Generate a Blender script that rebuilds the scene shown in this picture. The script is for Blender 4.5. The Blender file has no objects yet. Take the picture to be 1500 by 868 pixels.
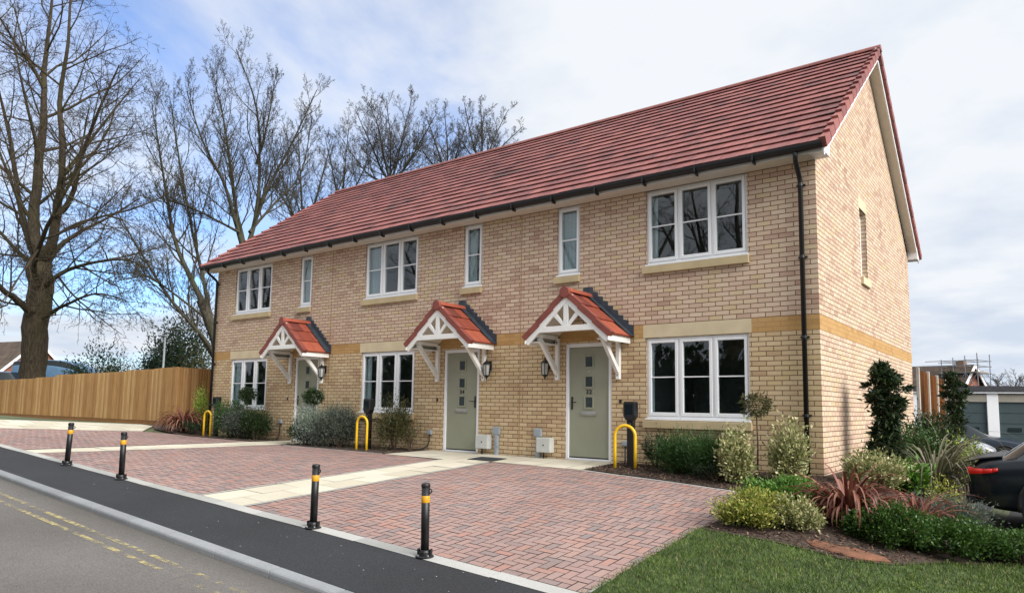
import bpy, bmesh, math, random
import numpy as np
from mathutils import Vector, Matrix, Euler
PI = math.pi
S = bpy.context.scene
COL = S.collection
rng = random.Random(7)
nrng = np.random.RandomState(11)

# ------------------------------------------------------------------ scene basics
S.view_settings.view_transform = 'Standard'
S.view_settings.look = 'None'
S.view_settings.exposure = 0.32
S.view_settings.gamma = 1.0
S.view_settings.use_curve_mapping = False
S.render.engine = 'CYCLES'
S.cycles.max_bounces = 8
S.cycles.transparent_max_bounces = 12
S.cycles.sample_clamp_indirect = 6.0

# ------------------------------------------------------------------ materials
MATS = {}
class NT:
    def __init__(s, m):
        m.use_nodes = True
        s.t = m.node_tree; s.n = s.t.nodes; s.n.clear()
        s.out = s.n.new('ShaderNodeOutputMaterial')
        s.b = s.n.new('ShaderNodeBsdfPrincipled')
        s.t.links.new(s.b.outputs[0], s.out.inputs[0])
    def link(s, a, b): s.t.links.new(a, b)
    def new(s, ty, **kw):
        x = s.n.new(ty)
        for k, v in kw.items(): setattr(x, k, v)
        return x
    def val(s, sock, x):
        if hasattr(x, 'is_output') or isinstance(x, bpy.types.NodeSocket): s.link(x, sock)
        else: sock.default_value = x
    def math(s, op, a, b=0.0, c=None):
        x = s.new('ShaderNodeMath', operation=op)
        s.val(x.inputs[0], a); s.val(x.inputs[1], b)
        if c is not None: s.val(x.inputs[2], c)
        return x.outputs[0]
    def ramp(s, fac, stops, interp='LINEAR'):
        x = s.new('ShaderNodeValToRGB'); x.color_ramp.interpolation = interp
        e = x.color_ramp.elements
        while len(e) < len(stops): e.new(0.5)
        for i, (p, c) in enumerate(stops):
            e[i].position = p; e[i].color = (*c[:3], 1)
        s.val(x.inputs[0], fac); return x.outputs[0]
    def mix(s, fac, a, b, mode='MIX'):
        x = s.new('ShaderNodeMix', data_type='RGBA', blend_type=mode)
        s.val(x.inputs[0], fac)
        for i, v in ((6, a), (7, b)):
            if isinstance(v, tuple): x.inputs[i].default_value = (*v[:3], 1)
            else: s.link(v, x.inputs[i])
        return x.outputs[2]
    def noise(s, scale, detail=4, rough=.55, vec=None, dims='3D'):
        x = s.new('ShaderNodeTexNoise', noise_dimensions=dims)
        x.inputs['Scale'].default_value = scale; x.inputs['Detail'].default_value = detail
        x.inputs['Roughness'].default_value = rough
        if vec is None:
            tc = s.new('ShaderNodeTexCoord'); vec = tc.outputs['Object']
        s.link(vec, x.inputs['Vector']); return x.outputs['Fac']
    def bump(s, h, strength=.3, dist=.01):
        x = s.new('ShaderNodeBump'); x.inputs['Strength'].default_value = strength
        x.inputs['Distance'].default_value = dist
        s.link(h, x.inputs['Height']); s.link(x.outputs[0], s.b.inputs['Normal'])
    def island(s):
        return s.new('ShaderNodeNewGeometry').outputs['Random Per Island']
    def uv(s):
        x = s.new('ShaderNodeUVMap'); y = s.new('ShaderNodeSeparateXYZ')
        s.link(x.outputs[0], y.inputs[0]); return y.outputs[0], y.outputs[1], x.outputs[0]
    def set(s, color=None, rough=None, metal=None, spec=None):
        if color is not None: s.val(s.b.inputs['Base Color'], (*color[:3], 1) if isinstance(color, tuple) else color)
        if rough is not None: s.val(s.b.inputs['Roughness'], rough)
        if metal is not None: s.b.inputs['Metallic'].default_value = metal
        if spec is not None: s.b.inputs['Specular IOR Level'].default_value = spec

def M(name):
    m = bpy.data.materials.new(name); MATS[name] = m
    return m, NT(m)

def plain(name, c, rough=.5, metal=0, spec=.5, var=.12, scale=6, bump=0.0, bscale=60):
    m, t = M(name)
    n = t.noise(scale, 5)
    lo = tuple(x*(1-var) for x in c); hi = tuple(min(1, x*(1+var)) for x in c)
    t.set(t.ramp(n, [(.3, lo), (.7, hi)]), rough, metal, spec)
    if bump: t.bump(t.noise(bscale, 4), bump, .006)
    return m

def leafmat(name, cols, rough=.45, spec=.4):
    m, t = M(name)
    r = t.island(); n = len(cols)
    t.set(t.ramp(r, [(i/max(1, n-1), c) for i, c in enumerate(cols)]), rough, 0, spec)
    # thin leaves let some light through
    tr = t.new('ShaderNodeBsdfTranslucent'); t.link(t.ramp(r, [(i/max(1, n-1), c) for i, c in enumerate(cols)]), tr.inputs[0])
    mx = t.new('ShaderNodeMixShader'); mx.inputs[0].default_value = .22
    t.link(t.b.outputs[0], mx.inputs[1]); t.link(tr.outputs[0], mx.inputs[2]); t.link(mx.outputs[0], t.out.inputs[0])
    return m

def coursed(name, bw, bh, joint, stops, mortar, stagger=.5, rough=.85, big=.15, bumpd=.004, grain=.25, smear=None, spec=.25):
    """units laid in courses over metric UVs: one random colour to each unit, recessed joints"""
    m, t = M(name)
    u, v, uvv = t.uv()
    row = t.math('FLOOR', t.math('DIVIDE', v, bh))
    off = t.math('MULTIPLY', t.math('MODULO', t.math('ABSOLUTE', row), 2.0), stagger)
    uu = t.math('ADD', t.math('DIVIDE', u, bw), off)
    cx = t.math('FLOOR', uu)
    fx = t.math('FRACT', uu); fy = t.math('FRACT', t.math('DIVIDE', v, bh))
    mk = t.math('MULTIPLY', t.math('GREATER_THAN', fx, joint/bw), t.math('GREATER_THAN', fy, joint/bh))
    cb = t.new('ShaderNodeCombineXYZ'); t.link(cx, cb.inputs[0]); t.link(row, cb.inputs[1])
    wn = t.new('ShaderNodeTexWhiteNoise', noise_dimensions='2D'); t.link(cb.outputs[0], wn.inputs[0])
    patch = t.noise(.55, 3, .5, uvv)
    fac = t.math('ADD', t.math('MULTIPLY', wn.outputs['Value'], 1-big*2), t.math('MULTIPLY', t.math('SUBTRACT', patch, .25), big*4))
    c = t.ramp(fac, stops)
    g = t.noise(38, 5, .65, uvv)
    c = t.mix(grain, c, t.ramp(g, [(.25, (.25, .25, .25)), (.75, (.8, .8, .8))]), 'SOFT_LIGHT')
    stain = t.noise(1.1, 5, .6, uvv)
    c = t.mix(.22, c, t.ramp(stain, [(.3, (.36, .35, .33)), (.65, (.62, .62, .62))]), 'SOFT_LIGHT')
    if smear:
        mp = t.new('ShaderNodeMapping'); mp.inputs['Scale'].default_value = (3.2, 5.5, 1); t.link(uvv, mp.inputs[0])
        off2 = t.new('ShaderNodeVectorMath', operation='ADD'); t.link(mp.outputs[0], off2.inputs[0]); t.link(t.math('MULTIPLY', wn.outputs['Value'], 30.), off2.inputs[1])
        sm1 = t.ramp(t.noise(1.0, 4, .6, off2.outputs[0]), [(.50, (0,0,0)), (.66, (1,1,1))])
        wn3 = t.math('GREATER_THAN', t.math('FRACT', t.math('MULTIPLY', wn.outputs['Value'], 7.31)), .55)
        c = t.mix(t.math('MULTIPLY', t.math('MULTIPLY', sm1, wn3), .75), c, smear)
        mp2 = t.new('ShaderNodeMapping'); mp2.inputs['Scale'].default_value = (2.6, .22, 1); t.link(uvv, mp2.inputs[0])
        stk = t.ramp(t.noise(1.0, 5, .65, mp2.outputs[0]), [(.35, (.36, .36, .36)), (.5, (.5, .5, .5)), (.7, (.62, .61, .59))])
        c = t.mix(.7, c, stk, 'SOFT_LIGHT')
    c = t.mix(mk, mortar, c)
    t.set(c, rough, 0, spec)
    h = t.math('ADD', t.math('MULTIPLY', mk, 1.0), t.math('MULTIPLY', g, .35))
    t.bump(h, .4, bumpd)
    return m

BUFF_UP = [(0, (.34, .205, .155)), (.12, (.44, .29, .215)), (.3, (.54, .385, .285)), (.5, (.585, .435, .32)), (.72, (.63, .485, .36)), (.86, (.55, .42, .25)), (1, (.66, .53, .41))]
BUFF_LO = [(0, (.33, .205, .125)), (.12, (.43, .29, .175)), (.3, (.52, .375, .22)), (.5, (.56, .415, .25)), (.72, (.60, .46, .285)), (.86, (.54, .40, .215)), (1, (.63, .495, .33))]
m_brick_up = coursed('buff_brick_upper', .225, .075, .0125, BUFF_UP, (.155, .095, .06))
m_brick_lo = coursed('buff_brick_lower', .225, .075, .0125, BUFF_LO, (.15, .088, .048))
m_band = coursed('ochre_band_brick', .225, .075, .008, [(0, (.36, .20, .075)), (.4, (.45, .265, .10)), (.7, (.48, .29, .12)), (1, (.42, .25, .10))], (.33, .20, .09))
m_redbrick = coursed('red_brick', .225, .075, .01, [(0, (.20, .06, .035)), (.5, (.28, .09, .05)), (1, (.36, .13, .08))], (.25, .18, .14))
m_rooftile = coursed('red_roof_tile', .30, .335, .006, [(0, (.060, .036, .038)), (.12, (.115, .050, .048)), (.30, (.20, .072, .066)), (.6, (.25, .088, .078)), (1, (.30, .112, .098))], (.06, .022, .02), rough=.62, big=.20, bumpd=.006, grain=.6, smear=(.075, .05, .052))
m_oldtile = coursed('brown_roof_tile', .3, .3, .012, [(0, (.06, .045, .035)), (.5, (.09, .065, .05)), (1, (.12, .09, .065))], (.04, .03, .025))
m_slab = None
def unitmat(name, stops, rough=.85, nscale=3, bump=.35, spec=.25):
    m, t = M(name)
    c = t.ramp(t.island(), stops)
    c = t.mix(.45, c, t.ramp(t.noise(nscale, 6, .65), [(.25, (.3, .3, .3)), (.75, (.7, .7, .7))]), 'SOFT_LIGHT')
    g = t.noise(55, 5, .7)
    c = t.mix(.35, c, t.ramp(g, [(.3, (.25, .25, .25)), (.7, (.75, .75, .75))]), 'SOFT_LIGHT')
    t.set(c, rough, 0, spec); t.bump(g, bump, .004)
    return m
m_paver = unitmat('red_block_paving', [(0, (.225, .18, .172)), (.15, (.265, .19, .175)), (.35, (.30, .202, .18)), (.5, (.315, .205, .18)), (.7, (.305, .222, .20)), (.88, (.335, .212, .18)), (1, (.345, .195, .16))], nscale=.8)
m_slab = unitmat('cream_paving_slab', [(0, (.47, .425, .33)), (.5, (.53, .485, .385)), (1, (.57, .525, .425))], nscale=1.2)
m_edging = unitmat('pale_concrete_edging', [(0, (.30, .295, .28)), (.5, (.36, .355, .335)), (1, (.41, .40, .375))], nscale=2)
m_kerb = unitmat('grey_concrete_kerb', [(0, (.20, .208, .215)), (.5, (.24, .248, .255)), (1, (.28, .287, .292))], nscale=2)
m_joint = plain('joint_sand', (.055, .042, .037), .95, var=.3, scale=20)
m_tile2 = unitmat('orange_canopy_tile', [(0, (.13, .035, .028)), (.25, (.26, .062, .038)), (.6, (.34, .085, .05)), (1, (.40, .11, .062))], rough=.6, nscale=7, bump=.15)
m_ridge = plain('red_ridge_tile', (.25, .085, .072), .6, var=.25, scale=4, bump=.2)
m_verge = unitmat('maroon_verge_unit', [(0, (.20, .07, .065)), (.5, (.28, .095, .085)), (1, (.33, .12, .10))], rough=.55)
m_verge2 = plain('brick_red_verge_unit', (.21, .052, .036), .6, var=.2, scale=5)
m_stone = plain('tan_cast_stone', (.50, .395, .23), .85, var=.1, scale=3, bump=.25, bscale=120)
m_stone2 = plain('pale_cast_stone', (.60, .50, .33), .85, var=.1, scale=3, bump=.25, bscale=120)
m_upvc = plain('white_upvc', (.80, .80, .81), .35, var=.02)
m_paint = plain('white_painted_timber', (.80, .79, .76), .45, var=.05, scale=9, bump=.08, bscale=40)
m_soffit = plain('cream_soffit_board', (.70, .655, .57), .55, var=.05)
m_black = plain('black_plastic', (.007, .007, .008), .45, var=.3)
m_bollard = plain('black_coated_steel', (.007, .007, .008), .45, var=.4, scale=12, bump=.1)
m_band_y = plain('amber_reflective_band', (.62, .30, .015), .4, var=.1)
m_yellow = plain('yellow_painted_steel', (.78, .47, .012), .35, var=.1, scale=14)
m_lead = plain('grey_lead', (.045, .055, .07), .55, metal=.2, var=.3, scale=8)
m_door = plain('sage_green_door', (.265, .272, .20), .45, var=.05, scale=2.5, bump=.06, bscale=90)
m_steel = plain('satin_steel', (.55, .55, .54), .3, metal=.9, var=.1)
m_ironm = plain('dark_metal', (.03, .03, .03), .4, metal=.5)
m_meter = plain('pale_grey_enclosure', (.52, .53, .50), .5, var=.06)
m_conduit = plain('grey_conduit', (.30, .335, .37), .55, var=.1)
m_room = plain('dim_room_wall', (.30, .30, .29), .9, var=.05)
m_blind = plain('pale_curtain', (.50, .54, .56), .9, var=.08, scale=20)
m_roomfloor = plain('dim_room_floor', (.10, .085, .07), .9)
m_soil = plain('bark_mulch_soil', (.055, .035, .025), .95, var=.6, scale=30, bump=.9, bscale=70)
m_chip = unitmat('bark_chip', [(0, (.03, .02, .015)), (.5, (.085, .05, .035)), (.9, (.17, .105, .07)), (1, (.30, .21, .15))])
m_groundm = plain('rough_grass_ground', (.07, .085, .035), .95, var=.5, scale=.6, bump=.5, bscale=15)
m_lawn = plain('lawn_soil', (.045, .07, .018), .95, var=.4, scale=3, bump=.5)
m_stump = plain('weathered_orange_stone', (.15, .062, .032), .9, var=.35, scale=7, bump=.6, bscale=25)
m_concrete = plain('pale_concrete', (.45, .43, .39), .85, var=.15, scale=3, bump=.3)
m_garage = plain('teal_grey_steel_door', (.036, .058, .064), .5, var=.1, scale=2)
m_garagef = plain('beige_fascia_board', (.27, .245, .20), .6, var=.1, scale=3)
m_felt = plain('dark_felt_roof', (.04, .04, .045), .8, var=.3)
m_scaf = plain('galvanised_tube', (.24, .25, .27), .5, metal=.5, var=.2)
m_board = plain('scaffold_board', (.42, .32, .19), .85, var=.25)
m_lamp_pole = plain('grey_painted_column', (.33, .36, .38), .5)
m_tyre = plain('tyre_rubber', (.015, .015, .015), .8)
m_rim = plain('alloy_rim', (.35, .35, .36), .3, metal=.8)
m_carblack = plain('black_car_paint', (.006, .009, .013), .16, var=.1)
m_carsilver = plain('silver_car_paint', (.55, .57, .60), .22, metal=.4, var=.04)
m_carwhite = plain('white_car_paint', (.74, .75, .77), .2, var=.03)
m_cardark = plain('dark_blue_car_paint', (.02, .03, .045), .2, var=.1)
m_vanblue = plain('blue_van_paint', (.13, .25, .40), .25, var=.08)
m_carglass = plain('tinted_car_glass', (.012, .018, .022), .04, var=.05)
m_silvertrim = plain('bright_trim', (.6, .62, .64), .25, metal=.7)

def _taillight():
    m, t = M('red_tail_lamp'); t.set((.33, .008, .007), .15)
    t.b.inputs['Emission Color'].default_value = (1, .03, .02, 1); t.b.inputs['Emission Strength'].default_value = .12
    return m
m_tail = _taillight()

def _glass(name, tint=(.80, .85, .85), ior=1.8):
    m, t = M(name)
    gl = t.new('ShaderNodeBsdfGlossy'); gl.inputs['Roughness'].default_value = .012
    gl.inputs['Color'].default_value = (.93, .97, 1, 1)
    tr = t.new('ShaderNodeBsdfTransparent'); tr.inputs['Color'].default_value = (*tint, 1)
    fr = t.new('ShaderNodeFresnel'); fr.inputs['IOR'].default_value = ior
    nb = t.new('ShaderNodeBump'); nb.inputs['Strength'].default_value = .02; nb.inputs['Distance'].default_value = .05
    t.link(t.noise(.9, 2), nb.inputs['Height']); t.link(nb.outputs[0], gl.inputs['Normal'])
    gm_ = t.new('ShaderNodeNewGeometry'); mx = t.new('ShaderNodeMixShader')   # the inner face of a pane only transmits
    t.link(t.math('MULTIPLY', fr.outputs[0], t.math('SUBTRACT', 1.0, gm_.outputs['Backfacing'])), mx.inputs[0])
    t.link(tr.outputs[0], mx.inputs[1]); t.link(gl.outputs[0], mx.inputs[2]); t.link(mx.outputs[0], t.out.inputs[0])
    return m
m_glass = _glass('window_glass')
m_obscure = plain('obscure_glass', (.05, .062, .066), .12, var=.2, scale=20)
m_lampglass = plain('frosted_lamp_glass', (.45, .45, .43), .15)

def _tarmac(name, base, lo, hi, scale=260):
    m, t = M(name)
    tc = t.new('ShaderNodeTexCoord')
    g = t.noise(scale, 3, .7); b = t.noise(.7, 6, .6)
    c = t.ramp(g, [(.28, lo), (.5, base), (.74, hi)])
    c = t.mix(.5, c, t.ramp(b, [(.3, (.34, .33, .32)), (.7, (.66, .66, .66))]), 'SOFT_LIGHT')
    md = t.noise(60, 5, .85)
    c = t.mix(1.0, c, t.ramp(md, [(.32, (.24, .24, .24)), (.5, (.5, .5, .5)), (.68, (.80, .80, .79))]), 'SOFT_LIGHT')
    vo = t.new('ShaderNodeTexVoronoi'); vo.inputs['Scale'].default_value = 150; t.link(tc.outputs['Object'], vo.inputs['Vector'])
    sp = t.math('MULTIPLY', t.math('LESS_THAN', vo.outputs['Distance'], .30), t.math('GREATER_THAN', t.noise(31, 2), .60))
    c = t.mix(t.math('MULTIPLY', sp, .07), c, tuple(min(1, x*1.9) for x in hi))
    t.set(c, .9, 0, .25); t.bump(g, .5, .004)
    return m, t, c
m_pave, _, _ = _tarmac('new_black_tarmac', (.030, .031, .034), (.018, .019, .021), (.052, .053, .056))

def _road():
    m, t, c = _tarmac('worn_road_asphalt', (.125, .115, .108), (.07, .064, .06), (.22, .205, .19), 190)
    tc = t.new('ShaderNodeTexCoord'); sp = t.new('ShaderNodeSeparateXYZ'); t.link(tc.outputs['Object'], sp.inputs[0])
    # grubby channel along the kerb and a few hairline cracks
    ch = t.new('ShaderNodeMapRange'); t.link(sp.outputs[1], ch.inputs[0])
    for i, x in ((1, -7.05), (2, -7.35), (3, .55), (4, 0.)): ch.inputs[i].default_value = x
    c = t.mix(ch.outputs[0], c, (.065, .058, .048))
    wob = t.new('ShaderNodeTexNoise'); wob.inputs['Scale'].default_value = 1.3; t.link(tc.outputs['Object'], wob.inputs['Vector'])
    ad = t.new('ShaderNodeMix', data_type='RGBA', blend_type='LINEAR_LIGHT'); ad.inputs[0].default_value = .35
    t.link(tc.outputs['Object'], ad.inputs[6]); t.link(wob.outputs['Color'], ad.inputs[7])
    vo = t.new('ShaderNodeTexVoronoi', feature='DISTANCE_TO_EDGE'); vo.inputs['Scale'].default_value = .55; t.link(ad.outputs[2], vo.inputs['Vector'])
    ck = t.math('MULTIPLY', t.math('LESS_THAN', vo.outputs['Distance'], .005), t.math('GREATER_THAN', t.noise(1.1, 4), .60))
    c = t.mix(t.math('MULTIPLY', ck, .6), c, (.035, .032, .03))
    t.set(c)
    return m
m_road = _road()

def _yline():
    m, t = M('worn_yellow_line')
    n = t.noise(9, 6, .75); n2 = t.noise(1.3, 3, .5)
    f = t.math('ADD', t.math('MULTIPLY', n, .8), t.math('MULTIPLY', n2, .45))
    a = t.ramp(f, [(.59, (0, 0, 0)), (.72, (.75, .75, .75))])
    t.set((.50, .42, .19), .85)
    tr = t.new('ShaderNodeBsdfTransparent'); mx = t.new('ShaderNodeMixShader')
    t.link(a, mx.inputs[0]); t.link(tr.outputs[0], mx.inputs[1]); t.link(t.b.outputs[0], mx.inputs[2]); t.link(mx.outputs[0], t.out.inputs[0])
    return m
m_yline = _yline()

def _timber(name, stops):
    m, t = M(name)
    r = t.island()
    tc = t.new('ShaderNodeTexCoord'); mp = t.new('ShaderNodeMapping'); mp.inputs['Scale'].default_value = (14, 14, .9)
    t.link(tc.outputs['Object'], mp.inputs[0])
    cb = t.new('ShaderNodeVectorMath', operation='ADD'); t.link(mp.outputs[0], cb.inputs[0])
    sc = t.math('MULTIPLY', r, 40.0); t.link(sc, cb.inputs[1])
    g = t.noise(2.0, 6, .65, cb.outputs[0])
    c = t.ramp(r, stops)
    c = t.mix(.65, c, t.ramp(g, [(.28, (.16, .13, .11)), (.5, (.5, .5, .5)), (.75, (.78, .77, .74))]), 'SOFT_LIGHT')
    t.set(c, .8, 0, .2); t.bump(g, .3, .004)
    return m
m_fence = _timber('orange_brown_fence_board', [(0, (.33, .175, .068)), (.25, (.41, .225, .09)), (.6, (.48, .275, .112)), (1, (.56, .35, .165))])
m_fence2 = _timber('red_brown_fence_board', [(0, (.24, .11, .042)), (.5, (.32, .155, .06)), (1, (.38, .195, .085))])

def _bark(name, lo, mid, hi, moss):
    m, t = M(name)
    tc = t.new('ShaderNodeTexCoord'); mp = t.new('ShaderNodeMapping'); mp.inputs['Scale'].default_value = (5, 5, 1)
    t.link(tc.outputs['Object'], mp.inputs[0])
    g = t.noise(2.5, 6, .7, mp.outputs[0])
    c = t.ramp(g, [(.3, lo), (.5, mid), (.72, hi)])
    c = t.mix(t.math('MULTIPLY', t.ramp(t.noise(.5, 4), [(.48, (0, 0, 0)), (.66, (1, 1, 1))]), .55), c, moss)
    t.set(c, .9, 0, .2); t.bump(g, .8, .05)
    return m
m_bark = _bark('olive_brown_bark', (.024, .019, .013), (.060, .046, .031), (.105, .083, .058), (.075, .07, .03))
m_bark2 = _bark('grey_olive_bark', (.022, .019, .014), (.056, .048, .035), (.10, .088, .065), (.065, .067, .034))
m_bark3 = _bark('grey_bark', (.03, .026, .022), (.066, .058, .048), (.11, .098, .082), (.08, .075, .055))
m_stem = plain('brown_stem', (.08, .05, .03), .85, var=.3)

L_dark = leafmat('dark_glossy_leaf', [(.010, .022, .007), (.018, .040, .011), (.030, .060, .017), (.055, .085, .03)], .35)
L_laurel = leafmat('evergreen_leaf', [(.010, .020, .008), (.018, .036, .013), (.03, .055, .02), (.06, .085, .035)], .4)
L_box = leafmat('box_leaf', [(.02, .048, .010), (.035, .085, .015), (.055, .12, .02), (.09, .16, .03)], .4)
L_bright = leafmat('bright_green_leaf', [(.04, .10, .012), (.07, .17, .018), (.10, .22, .025), (.14, .27, .04)], .5)
L_feather = leafmat('feathery_green_leaf', [(.018, .045, .012), (.03, .08, .018), (.045, .11, .025), (.07, .14, .03)], .5)
L_sage = leafmat('grey_green_leaf', [(.04, .055, .04), (.075, .095, .07), (.11, .135, .10), (.17, .19, .15)], .6)
L_var = leafmat('variegated_leaf', [(.09, .13, .035), (.17, .20, .06), (.33, .33, .13), (.50, .47, .24), (.58, .54, .32)], .5)
L_gold = leafmat('golden_variegated_leaf', [(.10, .15, .02), (.20, .24, .035), (.36, .36, .06), (.50, .46, .16)], .5)
L_rust = leafmat('rusty_green_leaf', [(.045, .05, .02), (.07, .075, .025), (.10, .08, .03), (.06, .09, .02)], .55)
L_red = leafmat('red_strap_leaf', [(.085, .022, .018), (.15, .042, .03), (.23, .08, .052), (.34, .165, .105), (.12, .035, .03)], .4)
L_flax = leafmat('olive_strap_leaf', [(.05, .055, .03), (.10, .10, .055), (.18, .165, .10), (.28, .255, .17)], .45)
def _grass():
    m, t = M('lawn_blade')
    c = t.ramp(t.island(), [(0, (.035, .065, .009)), (.3, (.055, .10, .012)), (.6, (.08, .135, .018)), (.85, (.12, .165, .03)), (1, (.23, .20, .09))])
    pt = t.noise(2.6, 4, .6)
    c = t.mix(.75, c, t.ramp(pt, [(.32, (.26, .30, .22)), (.5, (.5, .5, .5)), (.68, (.74, .72, .60))]), 'SOFT_LIGHT')
    t.set(c, .55, 0, .3); return m
L_grass = _grass()
L_silver = leafmat('silver_leaf', [(.13, .17, .13), (.20, .25, .20), (.30, .35, .29), (.38, .43, .36)], .7)
L_brown = leafmat('wintry_twig', [(.06, .05, .03), (.10, .085, .045), (.13, .12, .05), (.08, .10, .035)], .8)
L_lime = leafmat('lime_leaf', [(.16, .25, .03), (.26, .36, .05), (.36, .44, .08)], .5)
L_far = leafmat('far_evergreen_leaf', [(.012, .026, .012), (.022, .045, .02), (.04, .07, .03)], .5)

# ------------------------------------------------------------------ ground shape
def sm(t):
    t = max(0., min(1., t)); return t*t*(3-2*t)
def A(x): return max(-.09, min(.1, .055+.0079*(x+6)))
def zg(x, y):
    ye = max(min(y, 0.), -7.1)
    z = ye*A(x) + .2*sm((-15.5-x)/4)
    if x > 0:
        low = min(-.58, .1*ye) - .27*sm((y-2)/12)
        z += (low-z)*sm((x-.2)/1.8)
    return z
def zroad(x, y): return zg(x, -7.1) - .06
def P3(x, y, dz=0): return Vector((x, y, zg(x, y)+dz))

# ------------------------------------------------------------------ mesh helpers
class MB:
    """collects vertices and faces for ONE mesh object"""
    def __init__(s): s.v = []; s.f = []; s.uv = []
    def quad(s, a, b, c, d, uv=None):
        i = len(s.v); s.v += [tuple(a), tuple(b), tuple(c), tuple(d)]; s.f.append((i, i+1, i+2, i+3)); s.uv.append(uv)
    def poly(s, pts, uv=None):
        i = len(s.v); s.v += [tuple(p) for p in pts]; s.f.append(tuple(range(i, i+len(pts)))); s.uv.append(uv)
    def raw(s, vs, fs):
        i = len(s.v); s.v += [tuple(p) for p in vs]
        for f in fs: s.f.append(tuple(i+k for k in f)); s.uv.append(None)
    def box(s, x0, x1, y0, y1, z0, z1, M4=None):
        vs = [Vector(p) for p in ((x0,y0,z0),(x1,y0,z0),(x1,y1,z0),(x0,y1,z0),(x0,y0,z1),(x1,y0,z1),(x1,y1,z1),(x0,y1,z1))]
        if M4: vs = [M4 @ p for p in vs]
        s.raw(vs, [(0,3,2,1),(4,5,6,7),(0,1,5,4),(1,2,6,5),(2,3,7,6),(3,0,4,7)])
    def bar(s, p, q, w, h, up=(0,0,1)):
        """rectangular bar from p to q, w across, h in the 'up' sense"""
        p = Vector(p); q = Vector(q); d = (q-p).normalized(); u = Vector(up)
        sd = d.cross(u).normalized(); u = sd.cross(d)
        vs = []
        for e in (p, q):
            for a, b in ((-1,-1),(1,-1),(1,1),(-1,1)): vs.append(e + sd*a*w/2 + u*b*h/2)
        s.raw(vs, [(0,1,2,3),(7,6,5,4),(0,4,5,1),(1,5,6,2),(2,6,7,3),(3,7,4,0)])
    def prism(s, prof, x0, x1, axis='x'):
        """closed 2D profile [(a,b)...] extruded along an axis"""
        n = len(prof)
        def pt(t, a, b): return {'x': (t,a,b), 'y': (a,t,b), 'z': (a,b,t)}[axis]
        vs = [pt(x0,a,b) for a,b in prof] + [pt(x1,a,b) for a,b in prof]
        fs = [tuple(range(n)), tuple(range(2*n-1, n-1, -1))] + [(i, i+n, (i+1)%n+n, (i+1)%n) for i in range(n)]
        s.raw(vs, fs)
    def tube(s, pts, rads, sides=8, cap=True):
        pts = [Vector(p) for p in pts]
        if not hasattr(rads, '__len__'): rads = [rads]*len(pts)
        n = len(pts); t0 = (pts[1]-pts[0]).normalized()
        ref = Vector((0,0,1)) if abs(t0.z) < .9 else Vector((1,0,0))
        u = t0.cross(ref).normalized(); vs = []
        for i in range(n):
            t = (pts[min(i+1,n-1)]-pts[max(i-1,0)]).normalized()
            u = (u - t*u.dot(t)).normalized(); w = t.cross(u)
            for k in range(sides):
                a = 2*PI*k/sides; vs.append(pts[i] + (u*math.cos(a)+w*math.sin(a))*rads[i])
        fs = [(i*sides+k, i*sides+(k+1)%sides, (i+1)*sides+(k+1)%sides, (i+1)*sides+k) for i in range(n-1) for k in range(sides)]
        if cap: fs += [tuple(range(sides-1,-1,-1)), tuple((n-1)*sides+k for k in range(sides))]
        s.raw(vs, fs)
    def lathe(s, prof, c=(0,0,0), sides=16):
        """[(r,z)...] turned about z at c"""
        c = Vector(c); n = len(prof); vs = []
        for r, z in prof:
            for k in range(sides):
                a = 2*PI*k/sides; vs.append(c+Vector((r*math.cos(a), r*math.sin(a), z)))
        fs = [(i*sides+k, i*sides+(k+1)%sides, (i+1)*sides+(k+1)%sides, (i+1)*sides+k) for i in range(n-1) for k in range(sides)]
        fs += [tuple(range(sides-1,-1,-1)), tuple((n-1)*sides+k for k in range(sides))]
        s.raw(vs, fs)
    def xform(s, m4): s.v = [tuple(m4 @ Vector(p)) for p in s.v]; return s
    def build(s, name, mat, parent=None, smooth=False, bevel=0, loc=None):
        me = bpy.data.meshes.new(name); me.from_pydata(s.v, [], s.f)
        if any(u for u in s.uv):
            l = me.uv_layers.new(name='UVMap'); k = 0
            for f, u in zip(s.f, s.uv):
                for j in range(len(f)):
                    l.data[k].uv = u[j] if u else (0,0); k += 1
        me.materials.append(mat)
        if smooth:
            for p in me.polygons: p.use_smooth = True
        me.update()
        o = bpy.data.objects.new(name, me); COL.objects.link(o)
        if parent: o.parent = parent
        if loc is not None: o.location = loc
        if bevel:
            md = o.modifiers.new('Bevel', 'BEVEL'); md.width = bevel; md.segments = 2; md.limit_method = 'ANGLE'; md.angle_limit = math.radians(40)
        return o
def empty(name, loc=(0,0,0), rz=0, parent=None):
    o = bpy.data.objects.new(name, None); o.location = loc; o.rotation_euler = (0,0,rz); o.empty_display_size = .2
    COL.objects.link(o)
    if parent: o.parent = parent
    return o
def tag(o, label, cat, group=None, kind=None):
    o['label'] = label; o['category'] = cat
    if group: o['group'] = group
    if kind: o['kind'] = kind
    return o
def struct(o): o['kind'] = 'structure'; return o
def copy_tree(o, parent=None):
    c = o.copy(); COL.objects.link(c); c.parent = parent
    for ch in list(o.children): copy_tree(ch, c)
    return c

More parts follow.
